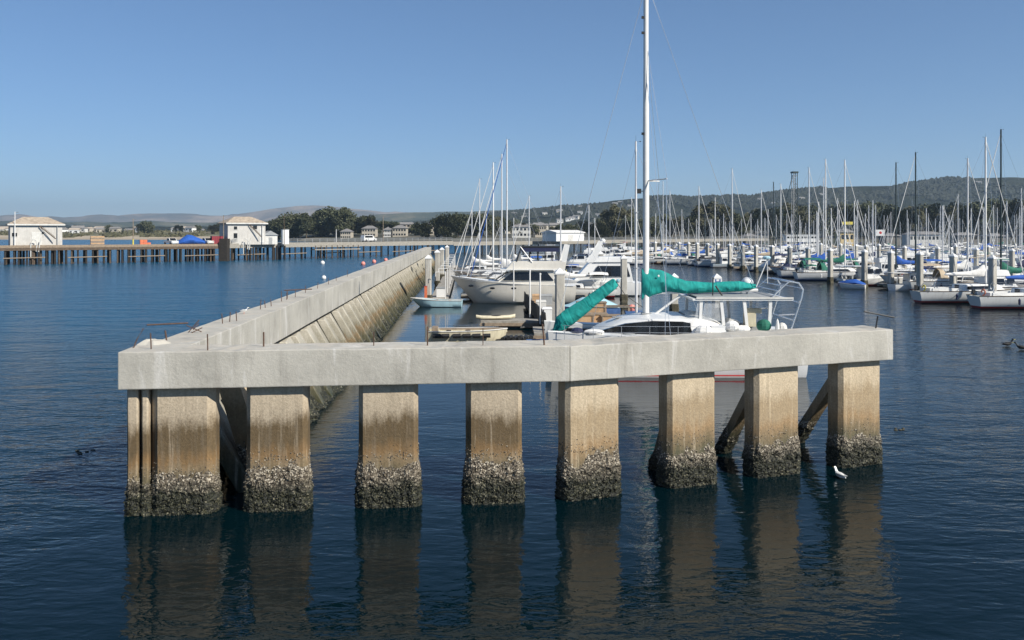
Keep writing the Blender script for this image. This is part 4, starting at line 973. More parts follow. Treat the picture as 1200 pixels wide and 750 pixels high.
# boxes and gear on the near dock
for k, (px, y, w_, d_, h, m_, nm, lb) in enumerate((
        (641, 70, .8, .7, 1.0, M_white, 'dock_box', 'white dock box on the timber dock beside the jib cover'),
        (634, 76, .9, .8, 1.1, M_white2, 'dock_box', 'off white dock locker on the timber dock behind the black boards'),
        (628, 82, .7, .6, 1.2, M_ply, 'dock_box', 'brown wooden locker on the timber dock'),
        (640, 86, 1.2, .8, .9, M_grey, 'dock_box', 'grey locker at the far end of the timber dock'))):
    r = thing(nm, lb, 'box', Pd(px, y, .7)); MB().bounds(-w_ / 2, w_ / 2, -d_ / 2, d_ / 2, 0, h).obj('side', m_, r)
    MB().loft([[(-w_ / 2 - .03, y_ * (d_ / 2 + .03), h + .002), (w_ / 2 + .03, y_ * (d_ / 2 + .03), h + .002), (w_ / 2 - .02, y_ * (d_ / 2 - .1), h + .16), (-w_ / 2 + .02, y_ * (d_ / 2 - .1), h + .16)] for y_ in (-1, 1)]).obj('lid', m_, r)
for k, (px, y) in enumerate(((633, 67.5), (621, 73), (602, 90))):
    r = thing('dock_pole', 'slim white pole standing on the timber dock', 'pole', Pd(px, y, .72), 0, 'white poles on the timber dock')
    MB().tube([(0, 0, 0), (0, 0, 3.9)], .06, 7).obj('shaft', M_mastw, r); MB().tube([(0, 0, 3.9), (0, 0, 4.05)], .08, 7).obj('cap', M_white, r)
r = thing('dock_box', 'small white dock box on the breakwater walkway', 'box', Pd(517, 97.5, .6)); MB().bounds(-.5, .5, -.4, .4, 0, 1.0).obj('side', M_white, r); MB().bounds(-.56, .56, -.46, .46, 1.002, 1.12).obj('lid', M_grey, r)
r = thing('fire_box', 'orange red extinguisher box on the walkway pile', 'fire box', Pd(499, 95.2, .62)); MB().bounds(-.14, .14, -.1, .1, 0, 1.3).obj('cabinet', M_orange, r); MB().bounds(-.16, .16, -.12, .12, 1.302, 1.36).obj('roof', M_red, r)
# pale blue skiff
def open_boat(name, label, cat, loc, rz, L, Bm, fb, fs_, m, inner, rake=.5, tr=.85):
    r = thing(name, label, cat, loc, rz); hme, secs = hull_mesh(L, Bm, fb, fs_, rake, tr=tr, full=.45, keel=.15, m=m); link('hull', hme, r)
    link('inner_deck', deck_mesh(secs, inner, .22, .1), r)
    mb = MB()
    for s in (0, -1): mb.tube([Vector(q[s]) for q in secs], .045, 5)
    mb.obj('gunwale', M_white2, r)
    for t in (.25, .5): a, b = Vector(secs[int(t * 16)][0]), Vector(secs[int(t * 16)][-1]); MB().box(((a.x), 0, a.z - .1), (.28, (b - a).length - .08, .05)).obj('thwart', M_wood, r)
    return r
open_boat('skiff', 'pale blue skiff moored at the foot of the mooring pile', 'skiff', Pd(511, 91.5), pi - .03, 5.5, 1.9, .95, .7, M_ltblue, M_white2, 1.0)
wk = open_boat('work_skiff', 'cream work skiff with black tyre fenders behind the concrete beam', 'skiff', Pd(549, 61.5), .03, 5.6, 2.3, 1.05, .95, M_cream, M_cream, .25, .95)
for x in (-2.2, -1.6, -.8, -.1, .6, 1.3): MB().tube([(x - .28, -1.17, .66), (x + .28, -1.19, .68)], .15, 8).obj('fender', M_black, wk)
MB().box((.2, .2, 1.02), (4.6, .5, .09), (0, 0, .05)).obj('loose_plank', M_wood, wk)
MB().bounds(-2.6, -2.2, -.6, .6, .7, 1.2).obj('stern_box', M_wood, wk)
k_ = thing('kayak', 'yellow and white kayak lying on the small float', 'kayak', Pd(581, 72, .62), .25); MB().loft([[(x, hw * cos(t), .17 + .17 * sin(t) + z) for t in [2 * pi * j / 10 for j in range(10)]] for x, hw, z in ((-1.7, .02, .12), (-1.2, .22, .04), (0, .34, 0), (1.2, .22, .04), (1.7, .02, .12))]).obj('hull', M_cream, k_, True)
MB().ball((0, 0, .33), (.5, .2, .05), 10, 4).obj('cockpit', M_black, k_); MB().ball((1.1, 0, .27), (.45, .14, .07), 8, 4).obj('yellow_deck', M_yel, k_)
dock('small low float carrying the kayak', -2.6, 2.2, 71, 73.2, .6)
rf = thing('work_float', 'dark work float heaped with black fenders next to the cream skiff', 'raft', Pd(606, 60.5), .1)
MB().bounds(-1.4, 1.4, -.9, .9, -.2, .35).obj('deck', M_dkwood, rf)
for k in range(6): MB().tube([(-1.1 + k * .4, -.7, .5 + .1 * (k % 2)), (-.7 + k * .35, .5, .5)], .16, 8).obj('fender', M_black, rf)
bt = thing('blue_tub', 'blue plastic tub at the bow of the catamaran', 'tub', Pd(630, 54.5), .1)
MB().loft([[(x * a, y * b, z) for x, y in ((-1, -1), (1, -1), (1, 1), (-1, 1))] for a, b, z in ((.52, .5, -.1), (.62, .6, 1.0), (.66, .64, 1.0), (.66, .64, 1.08), (.58, .56, 1.08), (.5, .48, .2))]).obj('shell', M_midblue, bt)
MB().bounds(-.6, .6, -.55, .55, .7, .76).obj('contents', M_grey, bt)
ut = thing('blue_barrow', 'blue cart with red basket standing next to the catamaran mast', 'cart', Pd(742, 65.0, .7)); MB().loft([[(x * a, y * .4, z) for x, y in ((-1, -1), (1, -1), (1, 1), (-1, 1))] for a, z in ((.5, .5), (.65, 1.3))]).obj('tray', M_midblue, ut)
MB().bounds(-.3, .3, -.3, .3, 0, .48).obj('red_basket', M_red, ut); MB().ball((-.1, 0, 1.5), (.3, .3, .3), 8, 6).obj('orange_float', M_pink, ut)
bc = thing('small_boat', 'small boat under a pale blue cover behind the jib cover', 'boat', Pd(690, 80), pi + .1)
hme, secs = hull_mesh(5.5, 2.1, 1.1, .9, .6, tr=.9, m=M_midblue); link('hull', hme, bc); link('boat_cover', cover_mesh('boat_cover', [(-2.7, .7, 1.2, .9), (-1, .7, 2.0, 1.05), (.6, .7, 1.9, 1.0), (1.9, .8, 1.3, .6), (2.6, 1.0, 1.15, .12)], M_ltblue, wr=.05), bc)
# ------------------------------------------------------------------ sailboats
CG = 'sailboats berthed beside the breakwater'
sailboat(594, 163, 113, 'l', False, 'white', 'alu', True, 'tall sailboat with blue furled jib berthed next to the motor yacht', furlm=M_blue)
sailboat(588, 180, 120, 'l', False, 'white', 'alu', True, 'sailboat with plain aluminium mast just past the blue furled jib', None)
sailboat(578, 190, 129, 'l', False, None, 'white', True, 'sailboat with bright white mast and bare boom near the breakwater walkway')
CGL = 'pale masted sailboat in the row beside the breakwater'
for px, ty, d, sz in ((562, 209, 142, 'm'), (620, 229, 150, 'm'), (553, 246, 158, 'm'), (570, 250, 168, 'm'), (602, 255, 174, 'm'), (586, 258, 180, 's')):
    sailboat(px, ty, d, sz, False, 'white', 'alu', px != 602, CGL, CG)
sailboat(657, 218, 104.5, 'm', False, 'white', 'alu', False, 'sailboat with bare forestay between the two motor yachts')
sailboat(690, 240, 138, 'm', True, None, 'alu', False, 'sailboat with bare boom beyond the second motor yacht')
sailboat(697, 255, 146, 's', True, 'white', 'white', True, 'little sailboat with white mast beyond the second motor yacht')
sailboat(746, 164, 57.5, 's', False, None, 'alu', False, 'small sailboat with leaning mast hidden behind the catamaran', roll=radians(1.4))
# named boats of the right-hand marina
sailboat(1155, 160, 97, 'l', True, 'white', 'white', True, 'white sloop with tall white mast, transom to the fairway', yaw=.06, dod=None)
sailboat(1228, 150, 90, 'l', True, 'blue', 'alu', True, 'white sloop with rounded blue shaded transom at the near end of the marina', yaw=.08)
sailboat(1173, 151, 106, 'l', False, 'green', 'dark', True, 'sailboat with dark green mast and green sail cover', dod='green')
sailboat(1134, 185, 116, 'l', True, 'white', 'alu', True, 'sailboat with aluminium mast and white cover behind the tall white sloop', dod='tan')
sailboat(1073, 178, 124, 'l', False, None, 'dark', True, 'sailboat with very tall black mast and no sail cover')
sailboat(1050, 190, 134, 'l', False, 'blue', 'dark', False, 'black masted sailboat with bright blue sail cover', dod='blue')
sailboat(990, 187, 141, 'l', True, 'green', 'white', True, 'white masted sailboat with green sail cover over its boom', dod='green')
sailboat(967.5, 186, 150, 'l', True, 'blue', 'white', True, 'white masted sailboat with long blue sail cover', dod='green')
sailboat(965, 208, 158, 'm', True, 'navy', 'alu', False, 'sailboat with navy sail cover beside the long blue cover', dod='navy')
sailboat(948, 196, 166, 'l', True, 'white', 'alu', True, 'tall sailboat with radar on the mast and white cover', dod='navy')
sailboat(915, 215, 175, 'm', True, 'white', 'white', True, 'white masted sailboat beside the pile driver tower')
sailboat(906.5, 213, 182, 'l', True, 'tan', 'dark', False, 'dark masted sailboat with tan cover beside the pile driver tower')
sailboat(892, 222, 190, 'm', True, 'blue', 'alu', True, 'sailboat with blue cover and furled jib to the fairway side', dod='blue')
sailboat(858, 197, 197, 'l', True, 'white', 'alu', True, 'tall sailboat with two furled headsails at the far fairway', dod=None)
sailboat(838, 231, 204, 'm', True, 'white', 'white', False, 'white masted sailboat without headsail at the far fairway')
sailboat(819, 218, 211, 'l', True, None, 'alu', True, 'sailboat with steeply raked furled jib at the far fairway')
placed = []
for o in C.objects:
    if o.name.startswith(('sailboat', 'motor_', 'cata')): placed.append((o.location.x, o.location.y))
def free(x, y, dx=12.0, dy=4.3): return all(abs(x - a) > dx or abs(y - b) > dy for a, b in placed)
HR.seed(8)
labels = {('white', 'alu'): 'white sailboat with aluminium mast and white sail cover in the crowded marina', ('blue', 'alu'): 'white sailboat with aluminium mast and blue sail cover in the crowded marina',
          (None, 'alu'): 'white sailboat with aluminium mast and bare boom in the crowded marina', ('green', 'alu'): 'white sailboat with aluminium mast and green sail cover in the crowded marina',
          ('navy', 'alu'): 'white sailboat with aluminium mast and navy sail cover in the crowded marina', ('tan', 'alu'): 'white sailboat with aluminium mast and tan sail cover in the crowded marina',
          ('white', 'white'): 'white sailboat with white mast and white sail cover in the crowded marina', ('blue', 'white'): 'white sailboat with white mast and blue sail cover in the crowded marina', (None, 'white'): 'white sailboat with white mast and bare boom in the crowded marina',
          ('blue', 'dark'): 'white sailboat with black mast and blue sail cover in the crowded marina', (None, 'dark'): 'white sailboat with black mast and bare boom in the crowded marina'}
rnd = random.Random(21)
lst = [(785, 223), (777, 212), (781, 231), (1122.6, 227), (1001, 235), (1005, 233.6), (1026, 240), (1063, 246), (981.5, 232), (1106, 240), (1138, 244), (1152, 250), (1168.6, 243), (1180, 235), (1198, 243), (733, 252), (740, 231), (768, 250), (799, 245),
       (826, 249), (848, 250), (869, 256), (880, 250), (900, 245), (922, 250), (937, 252), (957, 247), (1014, 250), (1036, 252), (1044, 248), (1088, 250), (1096, 256), (1114, 251), (1128, 257), (1146, 258), (1160, 256), (1189, 252), (1010, 258), (975, 256),
       (807, 256), (834, 260), (860, 262), (888, 259), (912, 260), (944, 261), (968, 262), (995, 259), (1022, 261), (1055, 260), (1080, 261), (1104, 262), (1134, 261), (1176, 259), (757, 258), (775, 262), (792, 261)]
keys = list(labels)
for px, ty in lst:
    for _ in range(60):
        top = rnd.uniform(11.5, 16.0); dd = (top - 8) * 1000 / (272 - ty) if ty < 268 else 300
        dd = max(165 if px > 940 else 225, min(380, dd)) * rnd.uniform(.92, 1.1)
        q = Pd(px, dd)
        if free(q.x, q.y): break
    placed.append((q.x, q.y)); ky = rnd.choices(keys, [6, 4, 4, 2, 2, 1, 3, 2, 2, 1, 2])[0]
    sailboat(px, ty, dd, 'm' if zat(ty, dd) > 12.5 else 's', rnd.random() < .6, ky[0], ky[1], rnd.random() < .5, labels[ky], 'sailboats crowded in the right-hand marina', full=dd < 260, dod=rnd.choice([None, 'blue', 'navy', 'green']), yaw=rnd.uniform(-.04, .04), sprd=rnd.choice([1, 2]))
rnd = random.Random(77)
for k in range(46):
    px = rnd.uniform(765, 1215); ty = rnd.uniform(250, 266)
    for _ in range(60):
        dd = rnd.uniform(230, 420); q = Pd(px, dd)
        if free(q.x, q.y) and zat(ty, dd) < 17.5: break
    ty = min(ty, 272 - 2900 / dd)
    placed.append((q.x, q.y)); ky = rnd.choices(keys, [6, 4, 4, 2, 2, 1, 3, 2, 2, 1, 2])[0]
    sailboat(px, ty, dd, 'm' if zat(ty, dd) > 12.5 else 's', rnd.random() < .6, ky[0], ky[1], rnd.random() < .4, labels[ky], 'sailboats crowded in the right-hand marina', full=False, sprd=1)
# ------------------------------------------------------------------ motor boats of the marina
motorboat(Pd(1018, 129) + Vector((0, -1.5, 0)), -.05, 'm', 'roof', 'white motor boat with long flat white roof beside the blue covered dinghy')
motorboat(Pd(797, 218), pi, 'm', 'fly', 'white cabin cruiser with bright blue windows on the far fairway', winm=M_blue, roofm=M_blue)
motorboat(Pd(914, 172) + Vector((0, -3, 0)), 0, 'm', 'cover', 'motor boat shrouded in a bulging white cover', roofm=M_wcan)
motorboat(Pd(938, 162) + Vector((-2, -4.5, 0)), 0.05, 's', 'cover', 'small motor boat under a dark navy cover', roofm=M_navy)
motorboat(Pd(890, 186) + Vector((-2, -2, 0)), 0, 's', 'roof', 'small open motor boat with white roof near the white shrouded boat')
motorboat(Pd(832, 200), 0, 's', 'cover', 'small motor boat under a dark cover at the far fairway', roofm=M_black)
motorboat(Pd(852, 193), 0.05, 's', 'fly', 'small flybridge boat with tan canopy at the far fairway', roofm=M_tan)
motorboat(Pd(872, 188), 0, 's', 'roof', 'little grey roofed motor boat at the far fairway', roofm=M_grey)
motorboat(Pd(1138, 103) + Vector((2.5, -2.0, 0)), 0.04, 'm', 'fly', 'white flybridge boat moored behind the cream dock head', roofm=M_wcan)
motorboat(Pd(1062, 118) + Vector((1.0, -1, 0)), 0.04, 's', 'roof', 'small white fishing boat with wooden trim on its open deck', roofm=M_white2)
motorboat(Pd(722, 226), pi, 's', 'roof', 'small white roofed boat beyond the mooring pile', roofm=M_white)
for px, d, st, rm, lb in ((710, 246, 'fly', M_wcan, 'white flybridge boat far behind the mooring piles'), (748, 238, 'cover', M_tan, 'tan covered motor boat behind the big mast'), (738, 262, 'fly', M_red, 'motor boat with red canopy behind the leaning mast'), (765, 252, 'fly', M_blue, 'flybridge boat with blue canopy in the far row'),
                          (640, 205, 'fly', M_wcan, 'white flybridge boat behind the black canopy yacht'), (675, 196, 'roof', M_navy, 'navy roofed boat behind the yacht radar arch'), (612, 190, 'roof', M_white, 'white roofed boat behind the tall masts')):
    motorboat(Pd(px, d), pi if d < 230 else 0, 'm', st, lb, roofm=rm)
for o in C.objects:
    if o.name.startswith('motor_boat'): placed.append((o.location.x, o.location.y))
rnd = random.Random(31); cn = {M_wcan: 'white', M_blue: 'blue', M_navy: 'navy', M_tan: 'tan', M_grey: 'grey', M_green: 'green'}
for k in range(58):
    for _ in range(80):
        px = rnd.uniform(690, 790) if k < 18 else rnd.uniform(780, 1200); dd = rnd.uniform(222, 330) if k < 18 else rnd.uniform(128 if px > 1010 else 180, 300)
        q = Pd(px, dd)
        if q.x > 47 * min(1, (px - 600) / 260) and free(q.x, q.y, 9.0, 3.9): break
    else: continue
    placed.append((q.x, q.y)); st = rnd.choice(('fly', 'roof', 'cover', 'fly')); rm = rnd.choice(list(cn))
    motorboat(q, rnd.choice((0, pi)) + rnd.uniform(-.05, .05), rnd.choice('ssm'), st, {'fly': 'flybridge boat with %s canopy', 'roof': 'open motor boat with %s roof', 'cover': 'motor boat under a %s cover'}[st] % cn[rm] + ' crowded in among the masts', 'motor boats crowded in the right-hand marina', roofm=rm)
for k in range(70):
    for _ in range(120):
        dd = rnd.uniform(96, 235); px = rnd.uniform(815, 1205); q = Pd(px, dd)
        if q.x > 53 and not 68 < q.x < 73.5 and not 95.5 < q.x < 101 and free(q.x, q.y, 10.0, 3.7): break
    else: continue
    placed.append((q.x, q.y))
    if rnd.random() < .55:
        ky = rnd.choices(keys, [6, 4, 3, 2, 3, 2, 3, 2, 1, 1, 1])[0]; tp = rnd.uniform(11.5, 15.0)
        sailboat(px, 272 - (tp - 8) * 1000 / dd, dd, rnd.choice('smm'), rnd.random() < .6, ky[0], ky[1], rnd.random() < .5, labels[ky], 'sailboats crowded in the right-hand marina', full=dd < 200, dod=rnd.choice(['blue', 'navy', 'green', 'tan', 'white']), yaw=rnd.uniform(-.05, .05))
    else:
        st = rnd.choice(('fly', 'roof', 'cover', 'fly')); rm = rnd.choice(list(cn))
        motorboat(q, rnd.choice((0, pi)) + rnd.uniform(-.05, .05), rnd.choice('sm'), st, {'fly': 'flybridge boat with %s canopy', 'roof': 'open motor boat with %s roof', 'cover': 'motor boat under a %s cover'}[st] % cn[rm] + ' crowded in among the masts', 'motor boats crowded in the right-hand marina', roofm=rm)
for k in range(40):
    for _ in range(40):
        px = rnd.uniform(780, 1198); dd = rnd.uniform(105, 230); q = Pd(px, dd)
        if 69.7 < q.x < 71.5 and 106 < q.y < 204 or 97.2 < q.x < 99 and 151 < q.y < 268: break
    else: continue
    wm = rnd.choice((M_white, M_white2, M_grey)); r = thing('dock_box', '%s locker on the marina walkway between the boats' % {M_white: 'white', M_white2: 'off white', M_grey: 'grey'}[wm], 'box', (q.x, q.y, .602), 0, 'lockers on the marina walkways')
    link('side', cached('dbs', lambda: MB().bounds(-.6, .6, -.4, .4, 0, .75).mesh('side', M_white)), r, m=wm); link('lid', cached('dbl', lambda: MB().loft([[(-.65, y, .752), (.65, y, .752), (.6, y * .6, .92), (-.6, y * .6, .92)] for y in (-.44, .44)]).mesh('lid', M_white2)), r)
dg = open_boat('dinghy', 'small white dinghy under a blue cover by the marina pile', 'dinghy', Pd(998, 121), 2.6, 3.6, 1.6, .8, .6, M_white, M_white2, .4)
link('boat_cover', cover_mesh('boat_cover', [(-1.8, .4, .8, .7), (-.6, .4, 1.35, .84), (.6, .45, 1.2, .7), (1.7, .6, .9, .1)], M_blue, wr=.05), dg)
# docks and piles of the marina
MP = 'square concrete pile with white cap along the marina dock heads'; MG = 'piles at the marina dock heads'
for px, d in ((1163, 94), (1117, 101), (1078, 111), (1044, 119), (1013, 125), (973, 134), (947, 148), (925.5, 157), (905, 166), (886, 173), (870.5, 180), (855, 187), (841, 194), (829, 201), (817, 209), (807, 216), (796, 221), (776, 218), (768, 229), (759, 238)):
    mooring_pile(px, d, 5.1, .5, MP, MG, 1.0)
for px, d in ((1099, 150), (1144, 140), (1186, 132), (1060, 158), (1015, 170), (1003, 180), (985, 190), (962, 200), (1030, 185), (1120, 170), (1158, 165)):
    mooring_pile(px, d, 5.1, .5, 'square concrete pile with white cap among the inner marina berths', 'piles among the inner berths', .95)
for k, (px0, px1, d) in enumerate(((1112, 1163, 95.5), (1036, 1082, 119.5), (944, 992, 141), (985, 1020, 127), (900, 930, 163), (860, 895, 180), (770, 830, 212))):
    a, b = Pd(px0, d), Pd(px1, d)
    dock(['cream edged dock head below the tall white sloop', 'timber dock head beside the small fishing boat', 'long dock head in front of the green and blue covers', 'dock head beside the flat roofed motor boat', 'dock head beside the white shrouded boat', 'dock head with little boats at the far fairway', 'dock head in front of the cruiser with blue windows'][k], a.x, b.x, d, d + 2.0, .75, None, M_cream if k < 3 else M_wood)
for k, (x, y0, y1) in enumerate(((69.5, 105, 205), (97, 150, 270), (125, 190, 330))):
    dock(['main dock walkway behind the first rank of marina boats', 'second main walkway deeper among the marina masts', 'farthest main walkway of the marina'][k], x, x + 2.2, y0, y1, .6)

rnd = random.Random(12)
hd = [o for o in C.objects if o.name.startswith('floating_dock') and 'head' in o['label']]
for o in hd[:5]:
    for k in range(5):
        kind = rnd.choice(('locker', 'locker', 'coil', 'bucket', 'cart')); wx = rnd.uniform(-.42, .42) * 4.0; q = o.location + Vector((wx, -.5 + .35 * (k % 3), .752))
        nm = o['label'].split('dock head')[1].strip()
        if kind == 'locker':
            wm = rnd.choice((M_white, M_white2, M_cream)); r = thing('dock_box', '%s locker on the dock head %s' % ({M_white: 'white', M_white2: 'off white', M_cream: 'cream'}[wm], nm), 'box', q, 0, 'lockers on the dock heads')
            link('side', CACHE['dbs'], r, m=wm); link('lid', CACHE['dbl'], r)
        elif kind == 'coil':
            r = thing('coiled_hose', 'coiled hose lying on the dock head ' + nm, 'hose', q, 0, 'hoses on the dock heads'); link('coil', cached('hose', lambda: MB().tube([(.35 * cos(t) * (1 - t * .012), .35 * sin(t) * (1 - t * .012), .05 + .015 * t) for t in [j * .5 for j in range(40)]], .04, 5).mesh('coil', M_green)), r, m=rnd.choice((M_green, M_orange, M_yel)))
        elif kind == 'bucket':
            r = thing('bucket', 'plastic bucket standing on the dock head ' + nm, 'bucket', q, 0, 'buckets on the dock heads'); link('pail', cached('pail', lambda: MB().tube([(0, 0, 0), (0, 0, .42)], .16, 10, .21).mesh('pail', M_orange)), r, m=rnd.choice((M_orange, M_white, M_midblue)))
        else:
            r = thing('dock_cart', 'grey wheeled cart on the dock head ' + nm, 'cart', q, rnd.uniform(-1, 1), 'carts on the dock heads'); link('tray', cached('tray', lambda: MB().loft([[(x * a, y * .3, z) for x, y in ((-1, -1), (1, -1), (1, 1), (-1, 1))] for a, z in ((.4, .3), (.6, .75))]).mesh('tray', M_grey)), r)
            for s in (-.3, .3): link('wheel', cached('cwheel', lambda: MB().tube([(0, -.04, .24), (0, .04, .24)], .24, 12).mesh('wheel', M_black)), r, loc=(0, s * 1.1, 0))
    r = thing('power_pedestal', 'white power pedestal on the dock head ' + o['label'].split('dock head')[1].strip(), 'pedestal', o.location + Vector((.8, .5, .752)), 0, 'power pedestals on the dock heads')
    link('column', cached('ppc', lambda: MB().bounds(-.14, .14, -.14, .14, 0, 1.1).mesh('column', M_white)), r); link('lamp_cap', cached('ppl', lambda: MB().bounds(-.17, .17, -.17, .17, 1.102, 1.3).mesh('lamp_cap', M_midblue)), r)
# ------------------------------------------------------------------ the long wharf with its sheds
P_ = [Vector((-150, 189)), Vector((-79.4, 235)), Vector((-21, 300)), Vector((144, 480))]
wh = thing('timber_wharf', 'long timber wharf on dark piles crossing behind the breakwater', 'wharf', (-79.4, 235, 0))
def wobj(mb, name, m, **kw):
    o = mb.obj(name, m, wh, **kw); o.matrix_parent_inverse = Matrix.Translation((79.4, -235, 0)); return o
U_wp = [MB().tube([(0, 0, -1), (0, 0, 4.1)], r, 7, r * .95).mesh('wharf_pile', m) for r, m in ((.24, M_dkwood), (.21, M_brwood), (.30, M_dkwood))]
ZD = 4.5
def seg_frame(i): d = (P_[i + 1] - P_[i]); return P_[i], d.normalized(), d.length
for i, WDk in ((0, 12.0), (1, 11.0), (2, 14.0)):
    p0, dd, LL = seg_frame(i); nn = Vector((-dd.y, dd.x))
    dz = .004 * i; zt = ZD - dz + (0.35 if i == 1 else 0)
    a0 = p0 + dd * (.0 if i == 0 else .6); a1 = p0 + dd * (LL + .5)
    wobj(MB().prism([tuple(a0), tuple(a1), tuple(a1 + nn * WDk), tuple(a0 + nn * WDk)], zt - .35, zt), 'wharf_deck', M_dock if i else M_wood)
    wobj(MB().prism([tuple(a0 - nn * .12), tuple(a1 - nn * .12), tuple(a1 + nn * .12), tuple(a0 + nn * .12)], zt - (1.05 if i == 0 else 1.3), zt - .352), 'edge_beam', M_brwood if i == 0 else M_dock)
    if i < 2:
        s = .8; k = 0
        while s < LL:
            for row, off in enumerate((.35, 4.0, 8.0, WDk - .4)):
                if row and k % 2: continue
                if i == 1 and k % 4 in (2, 3): continue
                q = p0 + dd * (s + random.uniform(-.35, .35) + row * .25) + nn * off
                o = link('wharf_pile', U_wp[random.choice((0, 0, 1, 2))], wh, rot=(random.uniform(-.015, .015), random.uniform(-.015, .015), 0)); o.location = (q.x + 79.4, q.y - 235, 0)
            s += 1.45 if i == 0 else 1.9; k += 1
        for s in range(4, int(LL) - 5, 14):
            a, b = p0 + dd * s - nn * .05, p0 + dd * (s + 9) - nn * .05
            wobj(MB().tube([(a.x, a.y, 1.6), (b.x, b.y, 1.75)], .14, 5), 'wale_beam', M_wood)
    else:
        s = 2
        while s < LL:
            q = p0 + dd * s + nn * .5; o = link('wharf_pile', U_wp[2], wh); o.location = (q.x + 79.4, q.y - 235, 0); s += 4.5
    if i:
        n = int(LL / (2.6 if i == 1 else 6)); 
        for k in range(n + 1):
            q = p0 + dd * (LL * k / n) + nn * .1; wobj(MB().bounds(q.x - .07, q.x + .07, q.y - .07, q.y + .07, zt + .002, zt + 1.15), 'railing_post', M_grey)
        for hz in (.5, .85, 1.18):
            a, b = p0 + nn * .1, p0 + dd * LL + nn * .1
            wobj(MB().tube([(a.x, a.y, zt + hz), (b.x, b.y, zt + hz)], .05, 5), 'rail', M_grey)
    else:
        for off in (.2,): wobj(MB().prism([tuple(p0 + nn * off), tuple(p0 + dd * LL + nn * off), tuple(p0 + dd * LL + nn * (off + .3)), tuple(p0 + nn * (off + .3))], zt + .003, zt + .28), 'bull_rail', M_wood)
def on_wharf(px, off, i=0):
    p0, dd, LL = seg_frame(i); nn = Vector((-dd.y, dd.x)); return ray_on(px, p0 + nn * off, dd)
wrot = atan2(35 + 11, 53 + 17.6)
for k in range(44):
    px = random.uniform(-5, 78) if k < 26 else random.uniform(264, 335); p0, dd, LL = seg_frame(0); nn = Vector((-dd.y, dd.x)); q = ray_on(px, p0 + nn * random.uniform(.3, 7), dd)
    o = link('wharf_pile', U_wp[random.choice((0, 0, 1, 2))], wh); o.location = (q.x + 79.4, q.y - 235, 0)
q = on_wharf(262, -.6); wobj(MB().bounds(q.x - 1.1, q.x + 1.1, q.y - .5, q.y + 2, -1, 6.2), 'fender_dolphin', M_dkwood)
def shed(px0, px1, off, h, label, wins, depth=9.0, seed=0):
    i = 0; p0, dd, LL = seg_frame(0); a = on_wharf(px0, off); b = on_wharf(px1, off); Wd = (b - a).length
    r = thing('wharf_shed', label, 'shed', (a.x, a.y, ZD), atan2(dd.y, dd.x))
    wm = mat('shed_stucco', (.52, .50, .46), .85, .14, .6, dirt=.35)
    MB().bounds(0, Wd, 0, depth, .004, h).obj('wall', wm, r)
    rf = MB(); e = .6; z0 = h + .003
    rf.loft([[(-e, -e, z0), (Wd + e, -e, z0), (Wd + e, depth + e, z0), (-e, depth + e, z0)], [(-e, -e, z0 + .28), (Wd + e, -e, z0 + .28), (Wd + e, depth + e, z0 + .28), (-e, depth + e, z0 + .28)], [(depth * .32, depth * .45, z0 + 2.1), (Wd - depth * .32, depth * .45, z0 + 2.1), (Wd - depth * .32, depth * .55, z0 + 2.1), (depth * .32, depth * .55, z0 + 2.1)]])
    ro = rf.obj('roof', mat('roof_gravel', (.40, .33, .25), .95, .4, 1.2, bump=.5), r)
    MB().bounds(-e - .02, Wd + e + .02, -e - .03, -e + .02, z0 - .05, z0 + .3).obj('fascia', M_white2, ro)
    for (x, z, w_, hh, kind) in wins:
        f = MB().bounds(x * Wd - w_ / 2, x * Wd + w_ / 2, -.06, .02, z, z + hh).obj(kind, M_white2 if kind == 'door' else M_glass, r)
        if kind == 'window': MB().bounds(x * Wd - w_ / 2 - .1, x * Wd + w_ / 2 + .1, -.09, -.0, z - .12, z - .005).obj('sill', M_white2, f)
    cv = MB(); cv.tube([(.55 * Wd, -.5, h - .2), (.86 * Wd, -1.5, h * .35)], .14, 6).tube([(.56 * Wd, -.3, h + .1), (.84 * Wd, -1.5, h * .45)], .05, 5); cv.obj('loading_boom', M_brwood, r)
    MB().tube([(.9 * Wd, -.3, 0), (.9 * Wd, -.3, h)], .09, 6).obj('drain_pipe', M_grey, r)
    hs = MB()
    hs.tube([(.38 * Wd, -1.2, -2.6), (.38 * Wd, -1.2, .5), (.42 * Wd, -1.2, 1.7), (.48 * Wd, -1.2, 1.5), (.5 * Wd, -1.2, .4), (.48 * Wd, -1.2, -1.2), (.53 * Wd, -1.2, -1.4), (.55 * Wd, -1.2, .6), (.58 * Wd, -1.2, 1.8)], .13, 6); hs.obj('fish_hose', M_white2, r)
    return r
shed(12, 73, 1.2, 5.2, 'white fish shed with gravel roof and hose at the outer part of the wharf', ((.08, 2.4, 1.1, .9, 'window'), (.5, .3, 2.2, 3.2, 'door'), (.62, 3.0, .6, .5, 'window')))
shed(267, 311, 1.2, 5.8, 'white fish shed with upper windows beside the dark fender dolphin', ((.2, 4.2, .9, .9, 'window'), (.2, 1.8, 1.0, 1.4, 'window'), (.72, 4.3, 1.1, 1.0, 'window'), (.9, .5, 1.2, 4.2, 'door')))
def wharf_item(px, off, i=0, dz=0): q = on_wharf(px, off, i); return Vector((q.x, q.y, ZD + dz + (.35 if i == 1 else 0)))
